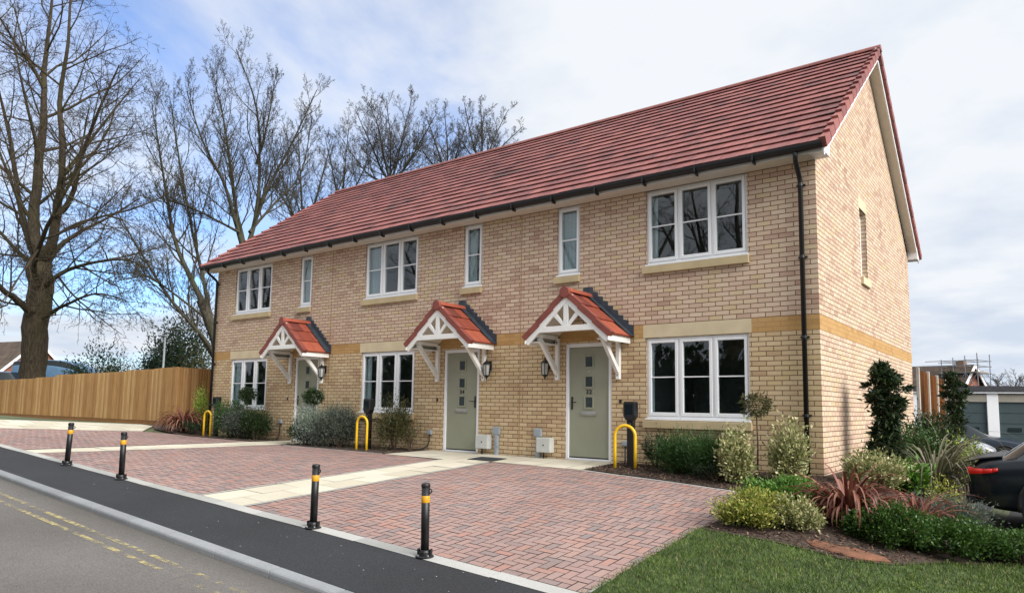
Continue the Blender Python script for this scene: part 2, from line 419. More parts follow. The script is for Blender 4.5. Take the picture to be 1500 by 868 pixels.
def sheet(name, pts, mat, zf, dz=0.0, step=.5, smooth=True):
    """a ground surface: polygon cut on a grid and laid on the height function"""
    bm = bmesh.new()
    vs = [bm.verts.new((x,y,0)) for x,y in pts]; bm.faces.new(vs)
    xs = [p[0] for p in pts]; ys = [p[1] for p in pts]
    def cuts(lo, hi):
        k = math.floor(lo/step)+1; out = []
        while k*step < hi-1e-6: out.append(k*step); k += 1
        return out
    for ax, arr in ((0, cuts(min(xs), max(xs))), (1, cuts(min(ys), max(ys)))):
        for c in arr:
            co = [0,0,0]; no = [0,0,0]; co[ax] = c; no[ax] = 1
            bmesh.ops.bisect_plane(bm, geom=bm.verts[:]+bm.edges[:]+bm.faces[:], plane_co=co, plane_no=no, dist=1e-5)
    for v in bm.verts: v.co.z = zf(v.co.x, v.co.y)+dz
    bmesh.ops.recalc_face_normals(bm, faces=bm.faces[:])
    me = bpy.data.meshes.new(name); bm.to_mesh(me); bm.free(); me.materials.append(mat)
    if me.polygons and me.polygons[0].normal.z < 0: me.flip_normals()
    for p in me.polygons: p.use_smooth = smooth
    o = bpy.data.objects.new(name, me); COL.objects.link(o)
    return struct(o)

def clip_poly(P, C):
    """Sutherland-Hodgman: polygon P clipped by convex CCW polygon C"""
    out = list(P)
    for i in range(len(C)):
        a, b = C[i], C[(i+1) % len(C)]; inp, out = out, []
        f = lambda p: (b[0]-a[0])*(p[1]-a[1])-(b[1]-a[1])*(p[0]-a[0])
        for j in range(len(inp)):
            p, q = inp[j], inp[(j+1) % len(inp)]; fp, fq = f(p), f(q)
            if fp >= 0: out.append(p)
            if fp*fq < 0:
                t = fp/(fp-fq); out.append((p[0]+t*(q[0]-p[0]), p[1]+t*(q[1]-p[1])))
        if not out: return []
    return out
def area(P): return abs(sum(P[i][0]*P[(i+1)%len(P)][1]-P[(i+1)%len(P)][0]*P[i][1] for i in range(len(P))))/2
def ccw(P):
    s = sum(P[i][0]*P[(i+1)%len(P)][1]-P[(i+1)%len(P)][0]*P[i][1] for i in range(len(P)))
    return P if s > 0 else P[::-1]
def unit_on(mb, poly, dz, jit=.0012, thick=0.0):
    h = dz + rng.uniform(-jit, jit); tx = rng.uniform(-.006, .006); ty = rng.uniform(-.006, .006)
    cx = sum(p[0] for p in poly)/len(poly); cy = sum(p[1] for p in poly)/len(poly)
    mb.poly([(x, y, zg(x,y)+h+tx*(x-cx)+ty*(y-cy)) for x,y in poly])

# ------------------------------------------------------------------ plants
def leaf_mesh(name, P, N, L, W, mat, parent=None, bend=.25, curl=None):
    """P: leaf bases, N: leaf directions; each leaf a folded four-cornered blade of its own"""
    P = np.asarray(P, float); N = np.asarray(N, float); n = len(P)
    N /= (np.linalg.norm(N, axis=1, keepdims=True)+1e-9)
    r = nrng.normal(size=(n,3)); sd = np.cross(N, r); sd /= (np.linalg.norm(sd, axis=1, keepdims=True)+1e-9)
    nm = np.cross(sd, N)
    Ls = (L*nrng.uniform(.65, 1.25, n))[:,None]; Ws = (W*nrng.uniform(.7, 1.2, n))[:,None]
    b = P; mid = P+N*Ls*.5+nm*Ls*.06; tip = P+N*Ls-nm*Ls*bend*.5
    V = np.stack([b, mid-sd*Ws*.5, tip, mid+sd*Ws*.5], 1).reshape(-1,3)
    me = bpy.data.meshes.new(name)
    me.vertices.add(4*n); me.vertices.foreach_set('co', V.astype(np.float32).ravel())
    me.loops.add(4*n); me.loops.foreach_set('vertex_index', np.arange(4*n, dtype=np.int32))
    me.polygons.add(n); me.polygons.foreach_set('loop_start', np.arange(0, 4*n, 4, dtype=np.int32))
    me.polygons.foreach_set('loop_total', np.full(n, 4, dtype=np.int32))
    me.materials.append(mat); me.update(); me.validate()
    o = bpy.data.objects.new(name, me); COL.objects.link(o)
    if parent: o.parent = parent
    return o

def shrub(name, loc, rad, n, L, W, mat, label, cat='shrub', group=None, clumps=26, up=.5, base=.1, spread=.22, stems=True, whisk=0, lean=0, shell=.55, column=False):
    """a bush: leaves in uneven clumps over and inside a rounded volume, on visible stems"""
    root = empty(name, loc); tag(root, label, cat, group)
    rx, ry, rz = rad
    C = []
    for _ in range(clumps):
        d = nrng.normal(size=3); d[2] = abs(d[2])*1.1-.25; d /= np.linalg.norm(d)
        q = nrng.uniform(shell, 1.06)
        if column:
            hh = nrng.uniform(0,1); a = nrng.uniform(0,6.283); q = nrng.uniform(.25,1)*(1-.55*max(0,hh-.80)/.20)*(.82+.22*math.sin(hh*9+1)); C.append(np.array([math.cos(a)*rx*q, math.sin(a)*ry*q, base+hh*rz])); continue
        C.append(np.array([d[0]*rx*q, d[1]*ry*q, base + max(.02, (d[2]*.5+.5)*rz*q)]))
    C = np.array(C)
    k = nrng.randint(0, clumps, n)
    sp = np.array([rx, ry, rx*.6 if column else rz])*spread
    P = C[k]+nrng.normal(size=(n,3))*sp
    inn = nrng.uniform(size=n) < .2
    P[inn] = P[inn]*np.array([.75,.75,.85])
    P[:,2] = np.maximum(P[:,2], .015)
    N = (P-np.array([0,0,base+rz*.2]))/np.array([rx,ry,rz])+nrng.normal(size=(n,3))*.75; N[:,2] += up
    fo = leaf_mesh('foliage', P, N, L, W, mat, root)
    if stems:
        mb = MB()
        for c in C[:min(14, clumps)]:
            b = Vector((c[0]*.15, c[1]*.15, 0)); m = Vector((c[0]*.5, c[1]*.5, c[2]*.55))
            mb.tube([b, m, Vector(c)*.96], [.011, .008, .004], 4)
        mb.build('stem', m_stem, root)
    if whisk:
        mb = MB()
        for _ in range(whisk):
            a = rng.uniform(0, 2*PI); q = rng.uniform(.2, .9)
            b = Vector((math.cos(a)*rx*q, math.sin(a)*ry*q, rz*.6)); e = b+Vector((rng.uniform(-.2,.2), rng.uniform(-.15,.15), rng.uniform(.25,.6)*rz*1.3))
            mb.tube([b, (b+e)/2+Vector((rng.uniform(-.04,.04),0,0)), e], [.004,.003,.002], 3)
        mb.build('flower_stalk', m_stem, root)
    return root

def strap_plant(name, loc, n, L, W, mat, label, cat='strappy plant', arch=1.0, group=None, spread=1.0):
    """a clump of long arching strap leaves"""
    root = empty(name, loc); tag(root, label, cat, group); mb = MB()
    for i in range(n):
        a = rng.uniform(0, 2*PI); el = math.radians(rng.uniform(42, 88)); l = L*rng.uniform(.6, 1.15)
        h = Vector((math.cos(a), math.sin(a), 0)); sd = Vector((-math.sin(a), math.cos(a), 0))
        p = h*rng.uniform(0, .09); ang = el; pts = []; seg = 8
        dr = arch*rng.uniform(.5, 1.5)
        for k in range(seg+1):
            pts.append(p.copy()); t = k/seg
            p = p + (h*math.cos(ang)*spread+Vector((0,0,1))*math.sin(ang))*l/seg
            ang -= dr*(.1+.55*t)
            if p.z < .02: p.z = .02
        w0 = W*rng.uniform(.7, 1.2); vs = []; fs = []
        for k, q in enumerate(pts):
            t = k/seg; w = w0*(.55+.9*t if t < .4 else .91*(1-((t-.4)/.6)**1.6))+.002
            vs += [q-sd*w/2+Vector((0,0,w*.25)), q, q+sd*w/2+Vector((0,0,w*.25))]
        for k in range(seg):
            fs += [(3*k, 3*k+1, 3*k+4, 3*k+3), (3*k+1, 3*k+2, 3*k+5, 3*k+4)]
        mb.raw(vs, fs)
    mb.build('leaves', mat, root, smooth=True)
    return root

def bare_tree(name, loc, rz, stems, label, mat, levels, trunk=1, seed=1, group=None, droop=0.0, cat='tree', twig=.008, density=1.0, up=.25):
    """stems: [(points, r0, r1)...] in local metres; side boughs, branches and twigs grow along them. The first `trunk` stems form the trunk part."""
    R = random.Random(seed); root = empty(name, loc, rz); tag(root, label, cat, group)
    tb = MB(); cb = MB()
    def interp(pts, rads, t):
        n = len(pts)-1; f = min(t*n, n-1e-6); i = int(f); u = f-i
        return pts[i].lerp(pts[i+1], u), rads[i]+(rads[i+1]-rads[i])*u, (pts[i+1]-pts[i]).normalized()
    def path(p, d, L, nseg, wig, trop):
        pts = [p.copy()]; d = d.copy()
        for _ in range(nseg):
            d = (d+Vector((R.gauss(0,wig), R.gauss(0,wig), R.gauss(0,wig)+trop))).normalized()
            p = p+d*(L/nseg); pts.append(p.copy())
        return pts
    TW = []
    def kids(pts, rads, L, lev, t0):
        n, ratio, ang, wig = levels[lev]
        n = max(1, int(n*density*R.uniform(.75, 1.25))); az = R.uniform(0, 6.28)
        for i in range(n):
            t = t0+(1-t0)*((i+R.uniform(.1,.9))/n); az += 2.399+R.uniform(-.5,.5)
            p, r, d = interp(pts, rads, t)
            ref = Vector((0,0,1)) if abs(d.z) < .95 else Vector((1,0,0))
            u = d.cross(ref).normalized(); w = d.cross(u)
            a = math.radians(ang)*R.uniform(.7, 1.25)
            cd = (d*math.cos(a)+(u*math.cos(az)+w*math.sin(az))*math.sin(a)).normalized()
            cl = L*ratio*(1.1-.72*t)*R.uniform(.65, 1.3)
            grow(p, cd, cl, max(twig*.8, min(r*.6, cl*.0115+twig*.7)), lev+1)
    def grow(p, d, L, r, lev):
        if lev >= len(levels): TW.append((*p, *d, L)); return
        nseg = 5 if lev <= 1 else (4 if lev == 2 else 3)
        trop = up*.35 if lev <= 2 else up*.2
        trop -= droop*(.12 if lev >= 2 else .03)
        wig = levels[min(lev, len(levels)-1)][3]
        pts = path(p, d, L, nseg, wig, trop)
        rads = [max(twig*.5, r*(1-.8*k/nseg)) for k in range(nseg+1)]
        cb.tube(pts, rads, 6 if r > .06 else (4 if r > .02 else 3), cap=False)
        if lev < len(levels): kids(pts, rads, L, lev, .18)
    for i, (pts, r0, r1, t0) in enumerate(stems):
        pts = [Vector(p) for p in pts]
        # smooth and roughen the drawn stem
        fine = []
        for k in range(len(pts)-1):
            for q in range(4):
                t = q/4; a = pts[max(k-1,0)]; b = pts[k]; c = pts[k+1]; e = pts[min(k+2,len(pts)-1)]
                fine.append(.5*((2*b)+(-a+c)*t+(2*a-5*b+4*c-e)*t*t+(-a+3*b-3*c+e)*t**3))
        fine.append(pts[-1]); n = len(fine)
        rads = [r0+(r1-r0)*(k/(n-1))**.8 for k in range(n)]
        if i < trunk and fine[0].z < .3:
            for k in range(min(4,n)): rads[k] *= 1+.35*(1-k/4)**2
        fine = [p+Vector((R.gauss(0,1),R.gauss(0,1),0))*rads[k]*.12 for k,p in enumerate(fine)]
        (tb if i < trunk else cb).tube(fine, rads, 12 if r0 > .2 else 8, cap=False)
        Ls = sum((fine[k+1]-fine[k]).length for k in range(n-1))
        if t0 < 1: kids(fine, rads, Ls, 0, t0)
    if TW:
        T = np.array(TW); n = len(T); g = np.random.RandomState(seed)
        p0 = T[:,0:3]; d = T[:,3:6]; Lt = T[:,6:7]
        d1 = d+g.normal(size=(n,3))*.10; d2 = d1+g.normal(size=(n,3))*.22; d2[:,2] += up*.25-droop*.25
        d1 /= np.linalg.norm(d1,axis=1,keepdims=True); d2 /= np.linalg.norm(d2,axis=1,keepdims=True)
        q1 = p0+d1*Lt*.5; q2 = q1+d2*Lt*.5
        u = np.cross(d, g.normal(size=(n,3))); u /= np.linalg.norm(u,axis=1,keepdims=True)+1e-9; w_ = np.cross(d,u)
        V = []
        for q, rr in ((p0,twig),(q1,twig*.75),(q2,twig*.4)):
            for k in range(3): V.append(q+(u*math.cos(2.094*k)+w_*math.sin(2.094*k))*rr)
        V = np.stack(V,1).reshape(-1,3); b0 = len(cb.v); cb.v += V.tolist()
        F0 = np.array([(i*3+k, i*3+(k+1)%3, (i+1)*3+(k+1)%3, (i+1)*3+k) for i in range(2) for k in range(3)])
        F = (F0[None]+(np.arange(n)*9)[:,None,None]+b0).reshape(-1,4).tolist(); cb.f += F; cb.uv += [None]*len(F)
    tb.build('trunk', mat, root, smooth=True); cb.build('branches', mat, root, smooth=True)
    return root

# ------------------------------------------------------------------ camera
CAM = Vector((2.6366, -10.8752, .9279)); YAW, PITCH, ROLL, FPX = .6525, .1009, .0152, 1030.95
FW = Vector((-math.sin(YAW)*math.cos(PITCH), math.cos(YAW)*math.cos(PITCH), math.sin(PITCH)))
R0 = Vector((math.cos(YAW), math.sin(YAW), 0)); U0 = R0.cross(FW)
RT = R0*math.cos(ROLL)+U0*math.sin(ROLL); UP = U0*math.cos(ROLL)-R0*math.sin(ROLL)
cd = bpy.data.cameras.new('camera'); co = bpy.data.objects.new('camera', cd); COL.objects.link(co)
co.matrix_world = Matrix(((RT.x, UP.x, -FW.x, CAM.x), (RT.y, UP.y, -FW.y, CAM.y), (RT.z, UP.z, -FW.z, CAM.z), (0,0,0,1)))
cd.sensor_width = 36; cd.lens = 36*FPX/1500; cd.shift_y = 57.2/1500; cd.clip_end = 3000; cd.clip_start = .05
S.camera = co
def at(px, py, d):
    """the point a distance d ahead of the viewpoint in a given direction: used to set out far things"""
    return CAM + (FW + RT*((px-750)/FPX) - UP*((py-491.25)/FPX))*d

# ------------------------------------------------------------------ sky and sun
w = bpy.data.worlds.new('World'); S.world = w; w.use_nodes = True
t = w.node_tree; t.nodes.clear()
def N(ty, **k):
    x = t.nodes.new(ty)
    for a, b in k.items(): setattr(x, a, b)
    return x
SUN_EL = math.radians(34); SUN_AZ = math.atan2(.97, -.10)
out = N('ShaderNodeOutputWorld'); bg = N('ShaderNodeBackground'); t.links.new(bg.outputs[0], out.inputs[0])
sky = N('ShaderNodeTexSky', sky_type='NISHITA', sun_disc=False)
sky.sun_elevation = SUN_EL; sky.sun_rotation = SUN_AZ; sky.air_density = 1.0; sky.dust_density = .6
tc = N('ShaderNodeTexCoord'); sx = N('ShaderNodeSeparateXYZ'); t.links.new(tc.outputs['Generated'], sx.inputs[0])
def m1(op, a, b=0., c=None):
    x = N('ShaderNodeMath', operation=op)
    for i, v in enumerate((a, b, c)):
        if v is None: continue
        if isinstance(v, (int, float)): x.inputs[i].default_value = v
        else: t.links.new(v, x.inputs[i])
    return x.outputs[0]
zz = m1('ADD', m1('MAXIMUM', sx.outputs[2], 0.), .16)
cv = N('ShaderNodeCombineXYZ')
t.links.new(m1('DIVIDE', sx.outputs[0], zz), cv.inputs[0]); t.links.new(m1('DIVIDE', sx.outputs[1], zz), cv.inputs[1])
def wnoise(scale, det, rough, dist=0.):
    x = N('ShaderNodeTexNoise'); x.inputs['Scale'].default_value = scale; x.inputs['Detail'].default_value = det
    x.inputs['Roughness'].default_value = rough; x.inputs['Distortion'].default_value = dist
    t.links.new(cv.outputs[0], x.inputs['Vector']); return x.outputs['Fac']
n1 = wnoise(.85, 7, .56, .3); n2 = wnoise(2.2, 5, .55)
dv = N('ShaderNodeVectorMath', operation='DOT_PRODUCT'); t.links.new(tc.outputs['Generated'], dv.inputs[0])
bd = (at(290, 90, 1)-CAM).normalized(); dv.inputs[1].default_value = bd
near = N('ShaderNodeMapRange'); t.links.new(dv.outputs['Value'], near.inputs[0])
for i, v in ((1, .84), (2, .985), (3, 0.), (4, 1.)): near.inputs[i].default_value = v
# cloud cover: broken towards the north-west, closed elsewhere
cov = N('ShaderNodeMapRange', interpolation_type='SMOOTHSTEP')
t.links.new(m1('SUBTRACT', m1('ADD', n1, .27), m1('MULTIPLY', near.outputs[0], .40)), cov.inputs[0])
for i, v in ((1, .30), (2, .58), (3, 0.), (4, 1.)): cov.inputs[i].default_value = v
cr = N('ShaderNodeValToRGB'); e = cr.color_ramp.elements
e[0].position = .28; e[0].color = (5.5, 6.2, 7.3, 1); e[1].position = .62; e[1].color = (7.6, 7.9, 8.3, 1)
low = N('ShaderNodeMapRange'); t.links.new(sx.outputs[2], low.inputs[0])
for i, v in ((1, .0), (2, .30), (3, -.16), (4, .10)): low.inputs[i].default_value = v
t.links.new(m1('ADD', n2, low.outputs[0]), cr.inputs[0])
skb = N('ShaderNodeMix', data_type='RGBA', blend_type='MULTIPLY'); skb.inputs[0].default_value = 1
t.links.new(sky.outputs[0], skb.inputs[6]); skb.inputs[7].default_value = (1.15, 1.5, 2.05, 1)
mx = N('ShaderNodeMix', data_type='RGBA'); t.links.new(cov.outputs[0], mx.inputs[0])
t.links.new(skb.outputs[2], mx.inputs[6]); t.links.new(cr.outputs[0], mx.inputs[7])
# an overcast sky is brightest overhead
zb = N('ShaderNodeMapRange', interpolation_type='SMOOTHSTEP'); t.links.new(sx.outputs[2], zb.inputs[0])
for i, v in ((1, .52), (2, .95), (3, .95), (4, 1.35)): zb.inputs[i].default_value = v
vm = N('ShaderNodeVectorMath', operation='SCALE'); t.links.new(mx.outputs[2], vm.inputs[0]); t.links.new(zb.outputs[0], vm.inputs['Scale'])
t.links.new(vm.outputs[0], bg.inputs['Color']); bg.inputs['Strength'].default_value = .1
sl = bpy.data.lights.new('sun', 'SUN'); sl.energy = 4.4; sl.angle = math.radians(38); sl.color = (1, .97, .92)
so = bpy.data.objects.new('sun', sl); COL.objects.link(so)
sd = Vector((math.sin(SUN_AZ)*math.cos(SUN_EL), math.cos(SUN_AZ)*math.cos(SUN_EL), math.sin(SUN_EL)))
so.rotation_euler = sd.to_track_quat('Z', 'Y').to_euler(); so.location = (20, -10, 30)

# ------------------------------------------------------------------ ground surfaces
def zbase(x, y):
    if y < -12.7: return zg(x, -7.1)-.02
    if y < -6.95: return zg(x, y)-.25
    return zg(x, y)-.03+(.85*sm((y-1.2)/3)*sm((-23-x)/5) if y > 1.2 else 0)
g0 = MB()
gx = [-900,-400,-200,-120,-80,-60,-45]+[x*.75 for x in range(-48, 25)]+[20,26,40,70,120,250,600,900]
gy = [-600,-200,-90,-50,-30,-20,-16,-12.72,-12.68,-10,-8,-6.96,-6.94,-6.2]+[y*.75 for y in range(-8, 32)]+[26,30,40,60,90,150,300,600,1200]
for j in gy:
    for i in gx: g0.v.append((i, j, zbase(i, j)))
nx = len(gx)
for j in range(len(gy)-1):
    for i in range(nx-1):
        a = j*nx+i; g0.f.append((a, a+1, a+nx+1, a+nx)); g0.uv.append(None)
struct(g0.build('ground', m_groundm, smooth=True))

sheet('road', [(-90,-12.7),(16,-12.7),(16,-7.02),(-90,-7.02)], m_road, zroad, 0, 1.0)
sheet('pavement', [(-90,-6.91),(16,-6.91),(16,-5.96),(-90,-5.96)], m_pave, zg, 0, .5)
# worn double yellow lines, one sheet each just above the road
for k, (y0, y1) in enumerate(((-7.46,-7.40),(-7.63,-7.57))):
    o = sheet('yellow_line', [(-60,y0),(12,y0),(12,y1),(-60,y1)], m_yline, zroad, .004, 1.0)
# kerb stones with a rounded nose
kb = MB(); x = -60.
while x < 15:
    x1 = x+.905
    for (a, b) in ((x+.007, x1-.007),):
        pr = [(-7.04,-.25),(-7.04,-.03),(-7.034,-.014),(-7.02,-.004),(-7.0,.0),(-6.915,.003),(-6.915,-.25)]
        n = len(pr); vs = [(a, y, zg(a,-7.0)+z+.003) for y, z in pr]+[(b, y, zg(b,-7.0)+z+.003) for y, z in pr]
        kb.raw(vs, [tuple(range(n-1,-1,-1)), tuple(range(n, 2*n))]+[(i, (i+1)%n, (i+1)%n+n, i+n) for i in range(n)])
    x = x1
struct(kb.build('kerb', m_kerb))
sheet('kerb_bed', [(-60,-7.03),(15,-7.03),(15,-6.9),(-60,-6.9)], m_joint, zg, -.012, 1.0)

def edging(name, a, b, wd, mat=m_edging, L=.9, dz=.004, side=1):
    """a row of flush concrete edging blocks from a to b"""
    mb = MB(); a = Vector((*a,0)); b = Vector((*b,0)); d = (b-a); ln = d.length; d.normalize(); n = Vector((-d.y, d.x, 0))*side
    k = max(1, round(ln/L)); s = ln/k
    for i in range(k):
        p = a+d*(i*s+.004); q = a+d*((i+1)*s-.004)
        unit_on(mb, ccw([(p.x,p.y),(q.x,q.y),(q.x+n.x*wd,q.y+n.y*wd),(p.x+n.x*wd,p.y+n.y*wd)]), dz, .0008)
    return struct(mb.build(name, mat))
edging('edging', (-40,-5.97), (-.42,-5.97), .165)
edging('edging', (-.45,-5.79), (-.30,-1.6), .125, side=-1)
edging('edging', (-.22,-1.62), (-3.5,-1.0), .05, side=-1)
edging('edging', (-8.05,-1.12), (-11.3,-1.17), .05, side=-1)

BAY32 = [(-5.34,-5.80),(-.45,-5.80),(-.30,-1.60),(-3.5,-1.0),(-5.34,-.96)]
BAY34 = [(-12.02,-5.80),(-6.46,-5.80),(-6.46,-1.20),(-8.05,-1.12),(-11.45,-1.16)]
BAY36 = [(-17.3,-5.8),(-12.78,-5.8),(-12.78,-1.02),(-16.3,-1.02),(-17.0,-1.6)]
def bay(poly, name):
    poly = ccw(poly); sheet('paving_bed', poly, m_joint, zg, -.006, .6)
    mb = MB(); xs = [p[0] for p in poly]; ys = [p[1] for p in poly]; u = .1; g = .0052
    x0, y0 = min(xs)-.3, min(ys)-.3
    for i in range(int((max(xs)-x0)/u)+6):
        for j in range(int((max(ys)-y0)/u)+6):
            k = (i-j) % 4
            if k == 0: r = (i, j, i+2, j+1)
            elif k == 3: r = (i, j, i+1, j+2)
            else: continue
            q = [(x0+r[0]*u+g, y0+r[1]*u+g), (x0+r[2]*u-g, y0+r[1]*u+g), (x0+r[2]*u-g, y0+r[3]*u-g), (x0+r[0]*u+g, y0+r[3]*u-g)]
            # slight laying error
            jx, jy = rng.uniform(-.0015,.0015), rng.uniform(-.0015,.0015)
            q = clip_poly([(a+jx, b+jy) for a, b in q], poly)
            if len(q) > 2 and area(q) > .0006: unit_on(mb, q, .002, .0016)
    return struct(mb.build(name, m_paver))
for B in (BAY32, BAY34, BAY36): bay(B, 'block_paving')

def slabs(poly, sx_, sy_, ox, oy, stag=0):
    poly = ccw(poly); sheet('slab_bed', poly, m_edging, zg, -.004, .6)
    mb = MB(); xs = [p[0] for p in poly]; ys = [p[1] for p in poly]
    i0, i1 = math.floor((min(xs)-ox)/sx_), math.ceil((max(xs)-ox)/sx_)
    j0, j1 = math.floor((min(ys)-oy)/sy_)-1, math.ceil((max(ys)-oy)/sy_)+1
    for i in range(i0, i1+1):
        for j in range(j0, j1+1):
            x0, y0 = ox+i*sx_, oy+j*sy_+(stag*sy_ if i % 2 else 0); g = .004
            q = clip_poly([(x0+g,y0+g),(x0+sx_-g,y0+g),(x0+sx_-g,y0+sy_-g),(x0+g,y0+sy_-g)], poly)
            if len(q) > 2 and area(q) > .002: unit_on(mb, q, .003, .001)
    return struct(mb.build('slab_path', m_slab))
slabs([(-6.38,-5.80),(-5.42,-5.80),(-5.42,-1.1),(-6.38,-1.1)], .48, .6, -6.38, -5.8, .5)
slabs([(-8.0,-1.1),(-5.42,-1.1),(-5.42,-.02),(-7.75,-.02)], .6, .45, -8.0, -1.13, .5)
slabs([(-5.42,-.93),(-3.5,-.97),(-3.33,-.02),(-5.42,-.02)], .6, .45, -8.0, -1.13, .5)
slabs([(-12.70,-5.80),(-12.08,-5.80),(-11.5,-1.1),(-11.4,-.02),(-12.7,-.02)], .62, .6, -12.7, -5.8)
slabs([(-18.9,-5.8),(-17.32,-5.8),(-17.02,-1.62),(-18.55,-.6),(-19.5,-.5)], .6, .6, -19.5, -5.8, .5)
for a, b, s_ in (((-6.40,-5.80),(-6.40,-1.15),1), ((-5.36,-5.8),(-5.36,-1.0),1)):
    edging('path_edging', a, b, .05, m_edging, .6, .003, s_)

# planting beds and lawn
sheet('planting_bed', [(-.42,-3.5),(-.24,-1.58),(-3.45,-.93),(-3.32,-.02),(0,-.02),(.0,9.0),(.02,14.6),(1.1,14.6),(1.55,4),(1.62,0),(1.75,-1.0),(2.6,-1.2),(2.6,-1.75),(1.75,-2.5),(1.38,-3.25),(1.05,-3.6),(.3,-3.62)], m_soil, zg, .012, .4)
sheet('planting_bed', [(-8.0,-1.08),(-11.45,-1.12),(-11.35,-.02),(-7.78,-.02)], m_soil, zg, .012, .4)
sheet('planting_bed', [(-16.25,-.98),(-12.76,-.98),(-12.76,-.02),(-16.4,-.02),(-16.5,1.4),(-19.0,1.2),(-19.3,-.3),(-17.6,-1.0)], m_soil, zg, .012, .4)
LAWN = [(-.44,-3.5),(-.42,-5.95),(16,-5.95),(16,-1.8),(2.6,-1.77),(1.75,-2.52),(1.38,-3.27),(1.05,-3.62),(.3,-3.64)]
sheet('lawn', LAWN, m_lawn, zg, .008, .4)
sheet('car_park', [(1.58,4),(1.65,0),(1.78,-.98),(2.62,-1.18),(2.62,-1.55),(16,-1.55),(40,0),(40,60),(-12,60),(-12,15.2),(1.12,15.2)], m_pave, zg, .0, 1.0)

# lawn blades (stuff) and bark chips (stuff)
def inside(p, poly):
    r = False; j = len(poly)-1
    for i in range(len(poly)):
        if (poly[i][1] > p[1]) != (poly[j][1] > p[1]) and p[0] < (poly[j][0]-poly[i][0])*(p[1]-poly[i][1])/(poly[j][1]-poly[i][1])+poly[i][0]: r = not r
        j = i
    return r
P = []; Nn = []
while len(P) < 52000:
    x = rng.uniform(-.6, 3.4); y = rng.uniform(-6.0, -1.8)
    if inside((x,y), LAWN) or (inside((x+.05,y),LAWN) and rng.random() < .5):
        P.append((x, y, zg(x,y)+.004)); Nn.append((rng.gauss(0,.55), rng.gauss(0,.55), 1))
go = leaf_mesh('grass', P, Nn, .045, .0055, L_grass); go['kind'] = 'stuff'
cb = MB()
BEDS = [([(-.42,-3.45),(-.24,-1.58),(-3.45,-.93),(-3.32,-.02),(0,-.02),(.9,-.5),(1.6,-1.6),(1.65,-2.5),(1.3,-3.3),(1.05,-3.58),(.3,-3.6)], 11000), ([(-8.0,-1.08),(-11.45,-1.12),(-11.35,-.02),(-7.78,-.02)], 1200), ([(-16.25,-.98),(-12.76,-.98),(-12.76,-.02),(-16.4,-.02),(-19,1.0),(-17.6,-1.0)], 900)]
for poly, n in BEDS:
    xs = [p[0] for p in poly]; ys = [p[1] for p in poly]; k = 0
    while k < n:
        x = rng.uniform(min(xs), max(xs)); y = rng.uniform(min(ys), max(ys))
        if not inside((x,y), poly): continue
        k += 1; l = rng.uniform(.015,.05); wd = rng.uniform(.006,.02); a = rng.uniform(0,PI); ca, sa = math.cos(a), math.sin(a)
        z = zg(x,y)+.016+rng.uniform(0,.014); tl = rng.uniform(-.5,.5)
        q = [(x+ca*i*l-sa*j*wd, y+sa*i*l+ca*j*wd, z+i*l*tl) for i, j in ((-.5,-.5),(.5,-.5),(.5,.5),(-.5,.5))]
        cb.poly(q)
struct(cb.build('bark_mulch', m_chip))['kind'] = 'stuff'
# specks of grit dropped along the pavement
gb = MB()
for _ in range(90):
    x = rng.uniform(-9, 1); y = -6.0-abs(rng.gauss(0,.35)) if rng.random() < .5 else rng.uniform(-6.9,-6.0)
    if y < -6.88: continue
    if rng.random() > .25+.75*sm((x+5)/4): continue
    s_ = rng.uniform(.002,.006); z = zg(x,y)+.002
    gb.raw([(x-s_,y-s_,z),(x+s_,y-s_*.7,z),(x+s_*.8,y+s_,z),(x-s_*.7,y+s_*.8,z),(x,y,z+s_)], [(0,1,4),(1,2,4),(2,3,4),(3,0,4)])
struct(gb.build('grit', m_edging))['kind'] = 'stuff'

# ------------------------------------------------------------------ the terrace
house = empty('terraced_house')
tag(house, 'two storey buff brick terrace of three homes under a red tiled roof', 'house')
XL, XR, DEP = -16.475, 0.0, 8.6
ZB, ZT, ZE = 2.1275, 2.3527, 4.70          # stone band, eaves soffit
UW = [(-15.52,-13.79),(-10.05,-8.31),(-2.785,-1.035)]     # wide windows, both storeys
LW = [(-15.56,-13.82),(-10.08,-8.33),(-2.80,-1.04)]
NW = [(-12.55,-12.06),(-6.975,-6.475),(-4.63,-4.13)]      # narrow upper windows
DR = [(-12.588,-11.628),(-7.452,-6.489),(-4.423,-3.464)]  # doors
UZ0, UZ1, LZ0, LZ1, DZ = 3.388, 4.685, .776, ZB, 2.097
NZ0 = 3.388
def wall(mb, x0, x1, z0, z1, holes, y=0., reveal=.11):
    xs = sorted({x0, x1, *[h[0] for h in holes], *[h[1] for h in holes]}); zs = sorted({z0, z1, *[h[2] for h in holes], *[h[3] for h in holes]})
    for i in range(len(xs)-1):
        for j in range(len(zs)-1):
            a, b, c, d = xs[i], xs[i+1], zs[j], zs[j+1]; mx_, mz = (a+b)/2, (c+d)/2
            if any(h[0] < mx_ < h[1] and h[2] < mz < h[3] for h in holes): continue
            mb.quad((a,y,c),(b,y,c),(b,y,d),(a,y,d), [(a,c-ZB),(b,c-ZB),(b,d-ZB),(a,d-ZB)])
    for a, b, c, d in holes:
        r = reveal
        for xx, s_ in ((a,1),(b,-1)):
            q = [(xx,y,c),(xx,y+r,c),(xx,y+r,d),(xx,y,d)]; uv = [(0,c-ZB),(r,c-ZB),(r,d-ZB),(0,d-ZB)]
            if s_ < 0: q.reverse(); uv.reverse()
            mb.quad(*q, uv)
        mb.quad((a,y,c),(b,y,c),(b,y+r,c),(a,y+r,c), [(0,0),(.1,0),(.1,.05),(0,.05)])
        mb.quad((a,y+r,d),(b,y+r,d),(b,y,d),(a,y,d), [(0,0),(.1,0),(.1,.05),(0,.05)])
